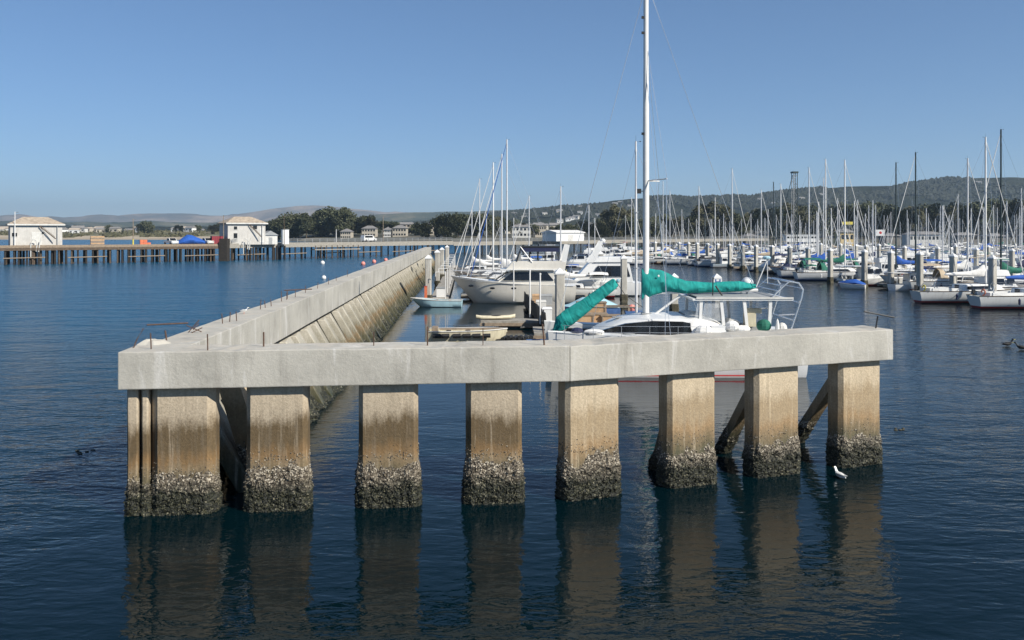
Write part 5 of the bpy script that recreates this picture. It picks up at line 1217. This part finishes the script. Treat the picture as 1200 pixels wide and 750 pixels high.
# small hut, trucks, van, tarp, crates
r = thing('small_hut', 'small white gabled hut with hoses next to the upper-windowed shed', 'hut', wharf_item(317, 2.0), wrot)
MB().bounds(-2, 2, 0, 3, .004, 2.6).obj('wall', M_white2, r); MB().loft([[(-2.3, y, 2.603), (2.3, y, 2.603), (0, y, 3.9)] for y in (-.3, 3.3)]).obj('roof', M_grey, r); MB().bounds(-.5, .5, -.05, .01, .1, 2.0).obj('door', M_grey, r)
r = thing('utility_cabinet', 'tall white cabinet at the end of the first wharf section', 'cabinet', wharf_item(335, 2.0), wrot); MB().bounds(-.9, .9, 0, 1.5, .004, 4.2).obj('body', M_white, r); MB().bounds(-1, 1, -.1, 1.6, 4.203, 4.35).obj('roof', M_grey, r)
def vehicle(kind, label, loc, rz, body_m):
    r = thing(kind, label, kind.replace('_', ' '), loc, rz)
    if kind == 'van': prof = [(-2.6, .4), (-2.6, 1.3), (-2.4, 2.1), (1.0, 2.15), (1.6, 1.35), (2.5, 1.15), (2.6, .4)]
    else: prof = [(-2.6, .5), (-2.6, 1.15), (-.6, 1.15), (-.4, 1.85), (.8, 1.85), (1.35, 1.2), (2.5, 1.1), (2.6, .5)]
    MB().loft([[(x, y, z) for x, z in prof] for y in (-.95, .95)]).obj('body', body_m, r)
    for x in (-1.7, 1.65):
        for y in (-.9, .9): MB().tube([(x, y - .12, .38), (x, y + .12, .38)], .38, 12).obj('wheel', M_black, r)
    w0, w1, zb, zt = ((-2.2, .95, 1.35, 1.98) if kind == 'van' else (-.35, .8, 1.22, 1.75))
    for s in (-1, 1): MB().bounds(w0, w1, s * .96 - .02, s * .96 + .02, zb, zt).obj('side_window', M_glass, r)
    MB().loft([[(x, y, z) for x, z in (((1.1, 2.08), (1.13, 2.10), (1.66, 1.42), (1.62, 1.40)) if kind == 'van' else ((.84, 1.82), (.88, 1.84), (1.40, 1.26), (1.35, 1.24)))] for y in (-.82, .82)]).obj('windscreen', M_glass, r)
    for y in (-.7, .7): MB().bounds(2.55, 2.63, y - .16, y + .16, .75, .95).obj('headlight', M_steel, r)
    MB().bounds(2.5, 2.66, -.9, .9, .42, .58).obj('bumper', M_grey, r); return r
vehicle('pickup_truck', 'white pickup truck parked beside the blue tarpaulin heap', wharf_item(200.5, 4.0), wrot - 1.35, M_white)
vehicle('pickup_truck', 'white pickup truck between the blue tarpaulin heap and the maroon container', wharf_item(242, 4.5), wrot - 1.35, M_white2)
vehicle('van', 'white van driving along the railed section of the wharf', wharf_item(432, 4.0, 1), atan2(65, 58), M_white)
r = thing('tarpaulin_heap', 'heap of gear under a bright blue tarpaulin on the wharf', 'tarp', wharf_item(224, 4.0), wrot)
link('tarpaulin', cover_mesh('tarpaulin', [(-3.9, -.2, .5, 1.2), (-2.6, -.3, 1.5, 2.0), (-1.0, -.3, 2.6, 2.2), (.4, -.3, 2.4, 2.2), (2.0, -.3, 1.7, 2.0), (3.6, -.2, .9, 1.2)], M_blue, 16, .14, 1.0), r, loc=(0, 0, .2))
MB().bounds(-3.2, 3.0, -1.2, 1.2, .004, .4).obj('pallet', M_wood, r)
r = thing('container', 'maroon bin container beside the dark fender dolphin', 'container', wharf_item(255.5, 2.5), wrot); MB().bounds(-1.6, 1.6, 0, 2, .004, 2.4).obj('body', mat('maroon_paint', (.16, .02, .04), .6, .3, 1), r)
for k in range(6): MB().bounds(-1.5 + k * .55, -1.35 + k * .55, -.06, -.004, .1, 2.3).obj('rib', M_red, r)
r = thing('pallet_stack', 'brown stack of pallets and boxes on the open wharf', 'pallets', wharf_item(114, 2.5), wrot)
for k in range(6): MB().bounds(-1.6, 1.6, -.6, .6, .004 + k * .42, .36 + k * .42).obj('pallet', M_ply if k % 2 else M_wood, r)
r = thing('crate_pile', 'orange crates piled near the yellow wharf post', 'crates', wharf_item(170, 2.8), wrot)
for k in range(5): MB().bounds(-1.3 + (k % 3) * .9, -.45 + (k % 3) * .9, -.5, .4, .004 + (k // 3) * .75, .72 + (k // 3) * .75).obj('crate', M_orange, r)
for k, (px, i, off, h, m_, lb) in enumerate(((156, 0, .6, 7.0, M_yel, 'tall pole with yellow foot at the wharf edge'), (17.5, 0, .5, 8.5, M_mastw, 'white flag pole beside the outermost shed'), (262, 0, 1.0, 8.2, M_wood, 'wooden pole at the corner of the upper-windowed shed'), (333, 0, 1.2, 8.4, M_brwood, 'wooden lamp pole by the tall white cabinet'), (449, 1, .6, 8.5, M_wood, 'wooden lamp pole past the parked van'), (394, 1, .6, 4.0, M_mastw, 'short white post on the railed wharf'))):
    r = thing('wharf_pole', lb, 'pole', wharf_item(px, off, i), 0); MB().tube([(0, 0, 0), (0, 0, h)], .13, 7, .08).obj('shaft', M_wood if m_ is M_yel else m_, r)
    MB().tube([(0, 0, h - .3), (.9, 0, h - .1)], .05, 5).obj('arm', M_grey, r)
    if m_ is M_yel: MB().tube([(0, 0, .01), (0, 0, 1.6)], .2, 8).obj('yellow_sleeve', M_yel, r)
# landing stage hung in front of the railed section
r = thing('landing_stage', 'pale timber landing stage hanging below the railed wharf', 'landing stage', wharf_item(398, -2.4, 1, -4.85), atan2(65, 58))
MB().bounds(-9, 8, 0, 2.0, 2.6, 2.9).obj('stage_deck', M_dock, r)
for k in range(9): MB().tube([(-8.6 + k * 2.0, .3, -1), (-8.6 + k * 2.0, .3, 4.0)], .14, 6).obj('leg', M_brwood, r)
for z in (3.5, 4.0): MB().tube([(-9, .3, z), (8, .3, z)], .07, 5).obj('rail', M_dock, r)
r = thing('long_warehouse', 'long white warehouse on the wharf behind the motor yacht', 'warehouse', (16, 328, ZD), .82)
MB().bounds(-2, 15, -3, 4, 0.0, 3.2).obj('wall', M_white, r); MB().loft([[(x, -3.4, 3.203), (x, 4.4, 3.203), (x, 4.4, 3.45), (x, .5, 4.3), (x, -3.4, 3.45)] for x in (-2.4, 15.4)]).obj('roof', M_wcan, r)
MB().bounds(5, 8, -3.05, -2.99, .1, 2.5).obj('door', M_white2, r)
# buoys and floats
for k, (px, py, m_, lb) in enumerate(((425.5, 310.5, M_pink, None), (438.3, 308, M_pink, None), (452, 306, M_pink, None), (379.5, 327, M_wcan, 'white mooring buoy with pink top near the breakwater'), (378, 309.5, M_wcan, 'white mooring buoy floating out by the wharf'))):
    q = Pz(px, py, 0); s_ = .55 if py < 320 else .4
    r = thing('mooring_buoy', lb or 'round pink mooring buoy in the line beside the breakwater', 'buoy', (q.x, q.y, 0), 0, None if lb else 'pink mooring buoys')
    MB().ball((0, 0, s_ * .55), s_, 14, 9).obj('float', m_, r, True); MB().tube([(0, 0, s_ * 1.4), (0, 0, s_ * 1.8)], .05, 6).obj('eye', M_grey, r)
# birds
def gull(label, loc, rz, dark=False, swim=True, s=1.0):
    r = thing('gull' if not dark else 'cormorant', label, 'bird', loc, rz); z = .0 if swim else .12
    M1 = M_white if not dark else M_black
    bd = [(-.26, .10, .02), (-.18, .12, .06), (-.05, .12, .095), (.08, .13, .09), (.16, .18, .06), (.20, .26, .045), (.235, .31, .048), (.27, .315, .035), (.295, .31, .008)]
    MB().loft([[(x * s, cos(t) * rr * s, (zz + sin(t) * rr * .9 + z) * s) for t in [2 * pi * j / 10 for j in range(10)]] for x, zz, rr in bd]).obj('body', M1, r, True)
    MB().loft([[(x * s, y * s, (zz + z) * s) for x, y, zz in ((-.05 + a, sg * .1, .13), (.1 + a * 0, sg * .105, .14), (.1, sg * .11, .19), (-.3, sg * .06, .16))] for sg in (-1, 1) for a in (0,)][:2]).obj('wings', M_grey if not dark else M_black, r)
    MB().loft([[(x * s, y * s, (zz + z) * s) for y, zz in ((-rr, .305 - rr), (rr, .305 - rr), (rr, .305 + rr), (-rr, .305 + rr))] for x, rr in ((.285, .014), (.36, .004))]).obj('bill', M_yel, r)
    if not swim:
        for y in (-.04, .04): MB().tube([(0, y * s, -.0), (0, y * s, .2 * s)], .01 * s, 5).obj('leg', M_orange, r)
    return r
q = Pz(984.5, 560, 0); gull('white gull swimming at the foot of the outermost pile', (q.x, q.y, -.03), 1.9, s=1.0)
q = Pz(286, 368, ZT); gull('white and grey gull standing on the breakwater wall', (q.x, q.y, ZT - .01), .3, swim=False, s=.62)
for px, py, rz, lb in ((1181, 405.5, .1, 'dark bird swimming alone off the marina'), (1197, 409.5, 2.9, 'dark bird swimming at the edge of the fairway')):
    q = Pz(px, py, 0); gull(lb, (q.x, q.y, -.04), rz, True, s=1.6)
def kelp(label, px, py, n, sp):
    q = Pz(px, py, 0); r = thing('floating_kelp', label, 'kelp', (q.x, q.y, 0))
    for k in range(n): MB().ball((random.uniform(-sp, sp), random.uniform(-sp, sp), .01), (random.uniform(.05, .11), random.uniform(.04, .08), .03), 7, 4).obj('frond', M_growth, r)
kelp('small raft of floating kelp off the outer end pile', 1054, 503, 5, .25); kelp('dark floating kelp in the open water on the wharf side', 95, 530, 6, .35); kelp('drifting kelp log near the outermost wharf shed', 50, 329, 5, 1.2)

# ------------------------------------------------------------------ pile driver, tour boat, buildings behind the marina
r = thing('pile_driver', 'tall dark lattice pile driver tower rising among the masts', 'pile driver', Pd(931, 300), .2)
Ht = zat(202, 300)
for x, y in ((-.7, -.7), (.7, -.7), (.7, .7), (-.7, .7)): MB().tube([(x, y, .5), (x, y, Ht)], .14, 5).obj('leg', M_mastd if x > 0 else M_grey, r)
for k in range(14):
    z0 = .8 + (Ht - 1.5) * k / 14; z1 = .8 + (Ht - 1.5) * (k + 1) / 14; s = 1 if k % 2 else -1
    MB().tube([(-.7 * s, -.7, z0), (.7 * s, -.7, z1)], .08, 4).tube([(-.7 * s, .7, z0), (.7 * s, .7, z1)], .08, 4).obj('lattice', M_grey, r)
MB().tube([(-.7, 0, Ht - 1), (-8, 0, 2)], .12, 5).obj('back_stay', M_mastd, r); MB().bounds(-5, 5, -4, 4, -.3, 1.0).obj('barge', M_dkwood, r); MB().bounds(-1.0, 1.0, -1, 1, Ht - .3, Ht + .3).obj('head_block', M_mastd, r)
tb = thing('tour_boat', 'two decked white tour boat with window stripes behind the marina', 'tour boat', Pd(943, 400), 0)
hme, secs = hull_mesh(22, 5.5, 2.2, 1.6, 1.5, tr=.95, full=.4); link('hull', hme, tb); link('deck', deck_mesh(secs, M_white2), tb)
for k, z in enumerate((1.5, 4.1)):
    MB().bounds(-9.5, 6.5 - k * 1.5, -2.4, 2.4, z + .003, z + 2.6).obj('deckhouse', M_white, tb)
    for j in range(10 - k): MB().bounds(-9 + j * 1.6, -7.9 + j * 1.6, -2.45, -2.38, z + 1.0, z + 1.9).obj('window', M_glass, tb)
MB().bounds(-10, 5.5, -2.6, 2.6, 6.703, 6.85).obj('roof', M_white, tb)
def block(label, px0, px1, d, zb, h, wm, rm, depth=12, nw=6, floors=1, name='building', hip=1.8, group=None, win=True):
    a, b = Pd(px0, d, zb), Pd(px1, d, zb); Wd = b.x - a.x; r = thing(name, label, 'building', (a.x, a.y, zb), 0, group)
    MB().bounds(0, Wd, 0, depth, -2.0, h).obj('wall', wm, r)
    e = .7; MB().loft([[(-e, -e, h + .003), (Wd + e, -e, h + .003), (Wd + e, depth + e, h + .003), (-e, depth + e, h + .003)], [(depth * .3, depth * .5 - .2, h + hip), (Wd - depth * .3, depth * .5 - .2, h + hip), (Wd - depth * .3, depth * .5 + .2, h + hip), (depth * .3, depth * .5 + .2, h + hip)]]).obj('roof', rm, r)
    if win:
        for f_ in range(floors):
            for k in range(nw):
                x = Wd * (k + .5) / nw; z = (h / floors) * (f_ + .35); MB().bounds(x - Wd / nw * .3, x + Wd / nw * .3, -.08, .02, z, z + h / floors * .42).obj('window', M_glass, r)
    return r
M_bcream = mat('cream_stucco', (.42, .38, .31), .85, .12, .3); M_bgrey = mat('grey_shingle', (.22, .21, .20), .9, .3, .5); M_byel = mat('yellow_stucco', (.62, .46, .20), .85, .12, .3); M_btan = mat('tan_stucco', (.42, .36, .29), .85, .12, .3)
M_bgrey2 = mat('grey_board_wall', (.20, .19, .17), .9, .25, .5)
block('yellow building with bright sign board behind the marina', 985, 1001, 430, 2.5, 5.5, M_byel, M_bgrey, 8, 3)
r = thing('roof_sign', 'bright yellow sign board above the yellow building', 'sign', Pd(993, 429, 11.2)); MB().bounds(-2.8, 2.8, -.1, .1, .6, 2.0).obj('board', M_yel, r)
for s in (-2, 2): MB().tube([(s, 0, -1.6), (s, 0, .7)], .08, 5).obj('post', M_grey, r)
r = thing('white_sign', 'white sign board with red mark behind the marina masts', 'sign', Pd(1031, 420, 0)); MB().bounds(-2.4, 2.4, -.1, .1, 6.2, 9.2).obj('board', M_white, r); MB().ball((.3, -.1, 7.7), (.7, .05, .7), 10, 6).obj('red_mark', M_red, r)
for s in (-1.8, 1.8): MB().tube([(s, .15, -.5), (s, .15, 9)], .1, 5).obj('post', M_grey, r)
for k, (a, b, d, h, wm) in enumerate(((1038, 1056, 520, 3.6, M_bgrey2), (1066, 1105, 500, 4.6, M_white2), (1122, 1146, 540, 4.0, M_bgrey2), (1160, 1180, 520, 3.4, M_bgrey2), (874, 888, 540, 3.4, M_bgrey2), (1204, 1235, 500, 4, M_bgrey2))):
    block(['low grey wharf building behind the black masts', 'long pale wharf building behind the marina', 'grey wharf building behind the tall sloop', 'small grey wharf building at the far side of the marina', 'small grey wharf building beside the big round tree', 'long grey wharf building at the end of the marina'][k], a, b, d, 2.0, h, wm, M_bgrey, 10, (6, 9, 5, 4, 3, 4)[k], win=k not in (0, 3))
GZ = lambda px, d: land_h(px, 0, (px - 600) * d / 1000, d)
for k, (a, b, d, h, wm, fl) in enumerate(((399, 411, 690, 6, M_bcream, 2), (424, 440, 700, 7, M_bcream, 2), (449, 458, 690, 6, M_white2, 2), (460, 476, 690, 7, M_bcream, 2), (462, 486, 900, 11, M_btan, 3), (496, 516, 720, 8, M_bcream, 2), (520, 530, 680, 6, M_white2, 2), (520, 529, 1000, 15, M_btan, 3), (545, 560, 690, 7, M_bcream, 2), (600, 622, 640, 8, M_white2, 2), (627, 640, 660, 9, M_bcream, 2))):
    block('low waterfront hotel block with grey hipped roof on the shore' if h < 10 else 'tall tan hotel block rising behind the shore trees', a, b, d, GZ(a, d), h, wm, M_bgrey, 12, 5, fl, 'hotel_block', 2.5, 'hotel blocks along the shore' if h < 10 else 'tall hotel blocks')
# houses on the dunes and on the hillside
hs_w = MB().bounds(-6, 6, -4, 4, -3, 4.5).mesh('wall', M_white2); hs_r = MB().loft([[(x, -4.6, 4.503), (x, 4.6, 4.503), (x, 0, 7.0)] for x in (-6.6, 6.6)]).mesh('roof', M_bgrey); hs_d = MB().bounds(-4.5, -2.5, -4.06, -3.98, 1.2, 3.0).mesh('window', M_glass); hs_e = MB().bounds(1.2, 4.4, -4.06, -3.98, 1.2, 3.0).mesh('window', M_glass)
rnd = random.Random(5)
def house(px, d, z, s, wm, rm, label, group):
    r = thing('house', label, 'house', Pd(px, d, z), rnd.uniform(-.5, .5), group); r.scale = (s, s, s)
    link('wall', hs_w, r, m=wm); link('roof', hs_r, r, m=rm); link('window', hs_d, r); link('window', hs_e, r)
for k in range(46):
    px = rnd.uniform(-60, 300) if k < 34 else rnd.uniform(75, 140); d = rnd.uniform(1080, 1450); wm = rnd.choice((M_white2, M_white, M_bcream)); 
    house(px, d, GZ(px, d) + 1, rnd.uniform(.8, 1.25), wm, M_bgrey if k % 3 else M_btan, 'small %s house with %s roof behind the dunes' % ({M_white2: 'off white', M_white: 'white', M_bcream: 'cream'}[wm], 'grey' if k % 3 else 'tan'), 'houses behind the dunes')
near_h = ridge_h(ridge_near, 1900 + 1700 * 0.55, 30, 0.003, 5.7)
for k in range(44):
    px = rnd.uniform(595, 745) if k < 30 else rnd.uniform(850, 1200); d = rnd.uniform(2100, 2700); t = (d - 1900) / 1700
    z = near_h(px, t, (px - 600) * d / 1000, d); wm = rnd.choice((M_white, M_white2, M_bcream))
    house(px, d, z + 1.5, rnd.uniform(.9, 1.5), wm, M_bgrey, '%s house on the wooded hillside above town' % {M_white2: 'off white', M_white: 'white', M_bcream: 'cream'}[wm], 'houses on the hillside')
for k in range(22):
    px = rnd.uniform(590, 760); d = rnd.uniform(800, 1500); house(px, d, GZ(px, d) + 2, rnd.uniform(.9, 1.3), rnd.choice((M_white2, M_bcream)), M_bgrey, 'pale town house among the trees below the hill', 'town houses among the trees')

# ------------------------------------------------------------------ trees
M_leafA = leaf_mat('dark_cypress_foliage', (0.038, 0.048, 0.026), (0.095, 0.10, 0.055)); M_leafB = leaf_mat('olive_foliage', (0.05, 0.054, 0.028), (0.125, 0.115, 0.065))
M_bark = mat('tree_bark', (.09, .07, .05), .95, .3, 1)
def crown_mesh(seed, w_, h, n, leaf, m, clumps=30, base=.08):
    rr = random.Random(seed); cl = []
    for _ in range(clumps):
        t = rr.uniform(0, 2 * pi); q = sqrt(rr.random()) * .78; zz = rr.uniform(base + .08, .92)
        lim = sqrt(max(.08, 1 - ((zz - .5) / .56) ** 2)); cl.append((Vector((cos(t) * q * w_ / 2 * lim, sin(t) * q * w_ / 2 * lim, zz * h)), rr.uniform(.10, .2) * w_))
    vs_ = []; fs = []
    for _ in range(n):
        c, r_ = rr.choice(cl); d = Vector((rr.gauss(0, 1), rr.gauss(0, 1), rr.gauss(0, 1) * .7)).normalized()
        p = c + d * r_ * (rr.random() ** .35); p.z = max(p.z, h * base * .8)
        a = Vector((rr.gauss(0, 1), rr.gauss(0, 1), rr.gauss(0, 1))).normalized(); b = a.orthogonal().normalized(); s = leaf * rr.uniform(.5, 1.2); o = len(vs_)
        vs_ += [p + a * s, p + b * s * .7, p - a * s, p - b * s * .7]; fs.append((o, o + 1, o + 2, o + 3))
    return MB().add(vs_, fs).mesh('crown', m, fix=False)
def trunk_mesh(seed, h, w_):
    rr = random.Random(seed); mb = MB(); mb.tube([(0, 0, -2), (rr.uniform(-.3, .3), 0, h * .3), (rr.uniform(-.6, .6), .3, h * .7)], .028 * h, 7, .01 * h)
    for k in range(5):
        t = rr.uniform(0, 6.28); z = h * rr.uniform(.2, .45); mb.tube([(0, 0, z), (cos(t) * w_ * .18, sin(t) * w_ * .18, z + h * .15), (cos(t) * w_ * .33, sin(t) * w_ * .33, z + h * .28)], .012 * h, 5, .004 * h)
    return mb.mesh('trunk', M_bark)
TR = [(crown_mesh(i, (15, 19, 12, 17, 22)[i], (15, 14, 16, 18, 15)[i], 4600, .62, (M_leafA, M_leafA, M_leafB, M_leafB, M_leafA)[i], 24), trunk_mesh(i, (15, 14, 16, 18, 15)[i], (15, 19, 12, 17, 22)[i]), (15, 14, 16, 18, 15)[i]) for i in range(5)]
def tree(px, d, top_py, kind, label, group, wide=1.0):
    z = GZ(px, d); h = zat(top_py, d) - z; s = h / TR[kind][2]
    if ' tree in the ' in label or 'cypress' in label: label = ('domed', 'broad', 'slender olive toned', 'tall olive toned', 'spreading')[kind] + ' ' + label.replace('dark broad cypress', 'dark cypress').replace('dark tree', 'dark tree' if kind in (0, 1, 4) else 'tree')
    r = thing('tree', label, 'tree', Pd(px, d, z - .3), rnd.uniform(0, 6), group); r.scale = (s * wide, s * wide, s)
    link('trunk', TR[kind][1], r); link('crown', TR[kind][0], r)
g1 = 'trees of the grove behind the wharf'
for px, ty in ((318, 262), (325, 257), (334, 254), (343, 252), (350, 250), (359, 252), (367, 250), (376, 249), (384, 247), (391, 243.5), (398, 245), (404, 250), (411, 255), (340, 262), (372, 260), (402, 262)):
    tree(px, rnd.uniform(740, 800), ty + 1, rnd.choice((0, 1, 4)), 'dark broad cypress in the grove behind the railed wharf', g1, 1.15)
for px, ty in ((424, 257), (430, 253), (436, 254), (441, 259), (456, 262), (449, 259), (461, 260)): tree(px, rnd.uniform(730, 770), ty, rnd.choice((0, 1, 2)), 'rounded tree standing among the shore hotels', 'trees among the shore hotels', 1.1)
for px, ty in ((480, 266), (487, 262), (495, 260), (503, 263), (512, 258), (520, 254), (528, 251), (537, 250), (546, 252), (556, 255), (566, 250), (577, 252), (588, 254), (600, 257), (612, 260), (624, 262), (636, 263), (648, 264), (660, 262), (672, 262), (684, 258), (694, 262)):
    tree(px, rnd.uniform(620, 820), ty + 1, rnd.randrange(5), 'dark tree in the shore belt behind the breakwater masts', 'shore trees behind the breakwater masts', 1.1)
for px, ty, d in ((713, 246, 640), (722, 240, 640), (731, 243, 650)): tree(px, d, ty, 3, 'big rounded olive tree left of the catamaran mast', 'big trees by the tall mast', .9)
for px, ty, d in ((820, 242, 640), (830, 237, 645), (841, 237, 640), (850, 243, 650)): tree(px, d, ty, 3, 'big rounded olive tree rising over the far marina', 'big trees over the far marina', .95)
for k in range(92):
    px = 690 + 560 * (k + rnd.random()) / 92; ty = interp([(690, 262), (740, 257), (800, 254), (860, 252), (905, 244), (940, 240), (970, 246), (1000, 240), (1050, 244), (1080, 246), (1100, 242), (1150, 240), (1200, 236), (1260, 238)], px) + rnd.uniform(-4, 8)
    tree(px, rnd.uniform(610, 800), ty, rnd.randrange(5), 'dark tree in the long belt behind the marina', 'trees in the belt behind the marina', rnd.uniform(.9, 1.25))
# low scrub on the dunes and far left shore: nobody could count it
rr = random.Random(3); vs_ = []; fs = []
for _ in range(5200):
    px = rr.uniform(-120, 420); d = rr.uniform(1000, 1500) if rr.random() < .6 else rr.uniform(930, 1050)
    if noise.noise(Vector((px * .03, d * .012, 1.0))) < .02: continue
    q = Pd(px, d, GZ(px, d)); s = rr.uniform(1.2, 3.4)
    for _ in range(5):
        c = q + Vector((rr.gauss(0, s), rr.gauss(0, s), abs(rr.gauss(0, s * .5)))); a = Vector((rr.gauss(0, 1), rr.gauss(0, 1), rr.gauss(0, 1))).normalized(); b = a.orthogonal().normalized(); o = len(vs_); z = rr.uniform(.8, 1.8)
        vs_ += [c + a * z, c + b * z, c - a * z, c - b * z]; fs.append((o, o + 1, o + 2, o + 3))
o = MB().add(vs_, fs); o = link('dune_scrub', o.mesh('dune_scrub', M_leafB, fix=False)); o['kind'] = 'stuff'; tag(o, 'low dark scrub scattered over the dunes', 'scrub')
for k, (px, ty) in enumerate(((168, 262), (173, 260), (250, 263), (258, 262), (268, 261), (280, 262), (292, 262), (300, 260), (90, 264), (128, 264), (210, 264), (232, 264))):
    tree(px, rnd.uniform(1050, 1250), ty, rnd.randrange(5), 'lone dark tree among the dune houses', 'trees among the dune houses', 1.1)
# forest cover on the near hills: a far-off wood
rr = random.Random(9); vs_ = []; fs = []
for _ in range(26000):
    px = rr.uniform(450, 1350); t = rr.uniform(.1, .62); d = 1900 + 1700 * t; X = (px - 600) * d / 1000; z = near_h(px, t, X, d)
    if z < 5 or noise.noise(Vector((X * .004, d * .004, 2.0))) < -.15: continue
    c = Vector((X, d, z)); w_ = rr.uniform(6, 12); h = rr.uniform(5, 11); o = len(vs_)
    for j in range(5): a = 1.256 * j + rr.random(); vs_.append(c + Vector((cos(a) * w_, sin(a) * w_, rr.uniform(0, h * .4))))
    vs_.append(c + Vector((rr.uniform(-2, 2), rr.uniform(-2, 2), h))); fs += [(o + j, o + (j + 1) % 5, o + 5) for j in range(5)]
o = link('hillside_wood', MB().add(vs_, fs).mesh('hillside_wood', leaf_mat('far_wood_foliage', (0.016, 0.020, 0.014), (0.038, 0.042, 0.028)), fix=False)); o['kind'] = 'stuff'; tag(o, 'far wood covering the dark hills behind town', 'wood')

# ------------------------------------------------------------------ haze
HAZE = True
if HAZE:
    g = bpy.data.materials.new('haze'); g.use_nodes = True; t_ = g.node_tree; t_.nodes.clear()
    v = t_.nodes.new('ShaderNodeVolumePrincipled'); v.inputs['Color'].default_value = (.62, .82, 1.0, 1); v.inputs['Density'].default_value = 0.00008; v.inputs['Anisotropy'].default_value = 0.2
    ou = t_.nodes.new('ShaderNodeOutputMaterial'); t_.links.new(v.outputs[0], ou.inputs['Volume'])
    o = MB().bounds(-24000, 24000, -300, 16000, -8, 520).obj('haze', g); o['kind'] = 'stuff'; tag(o, 'thin pale haze over the bay and hills', 'haze')
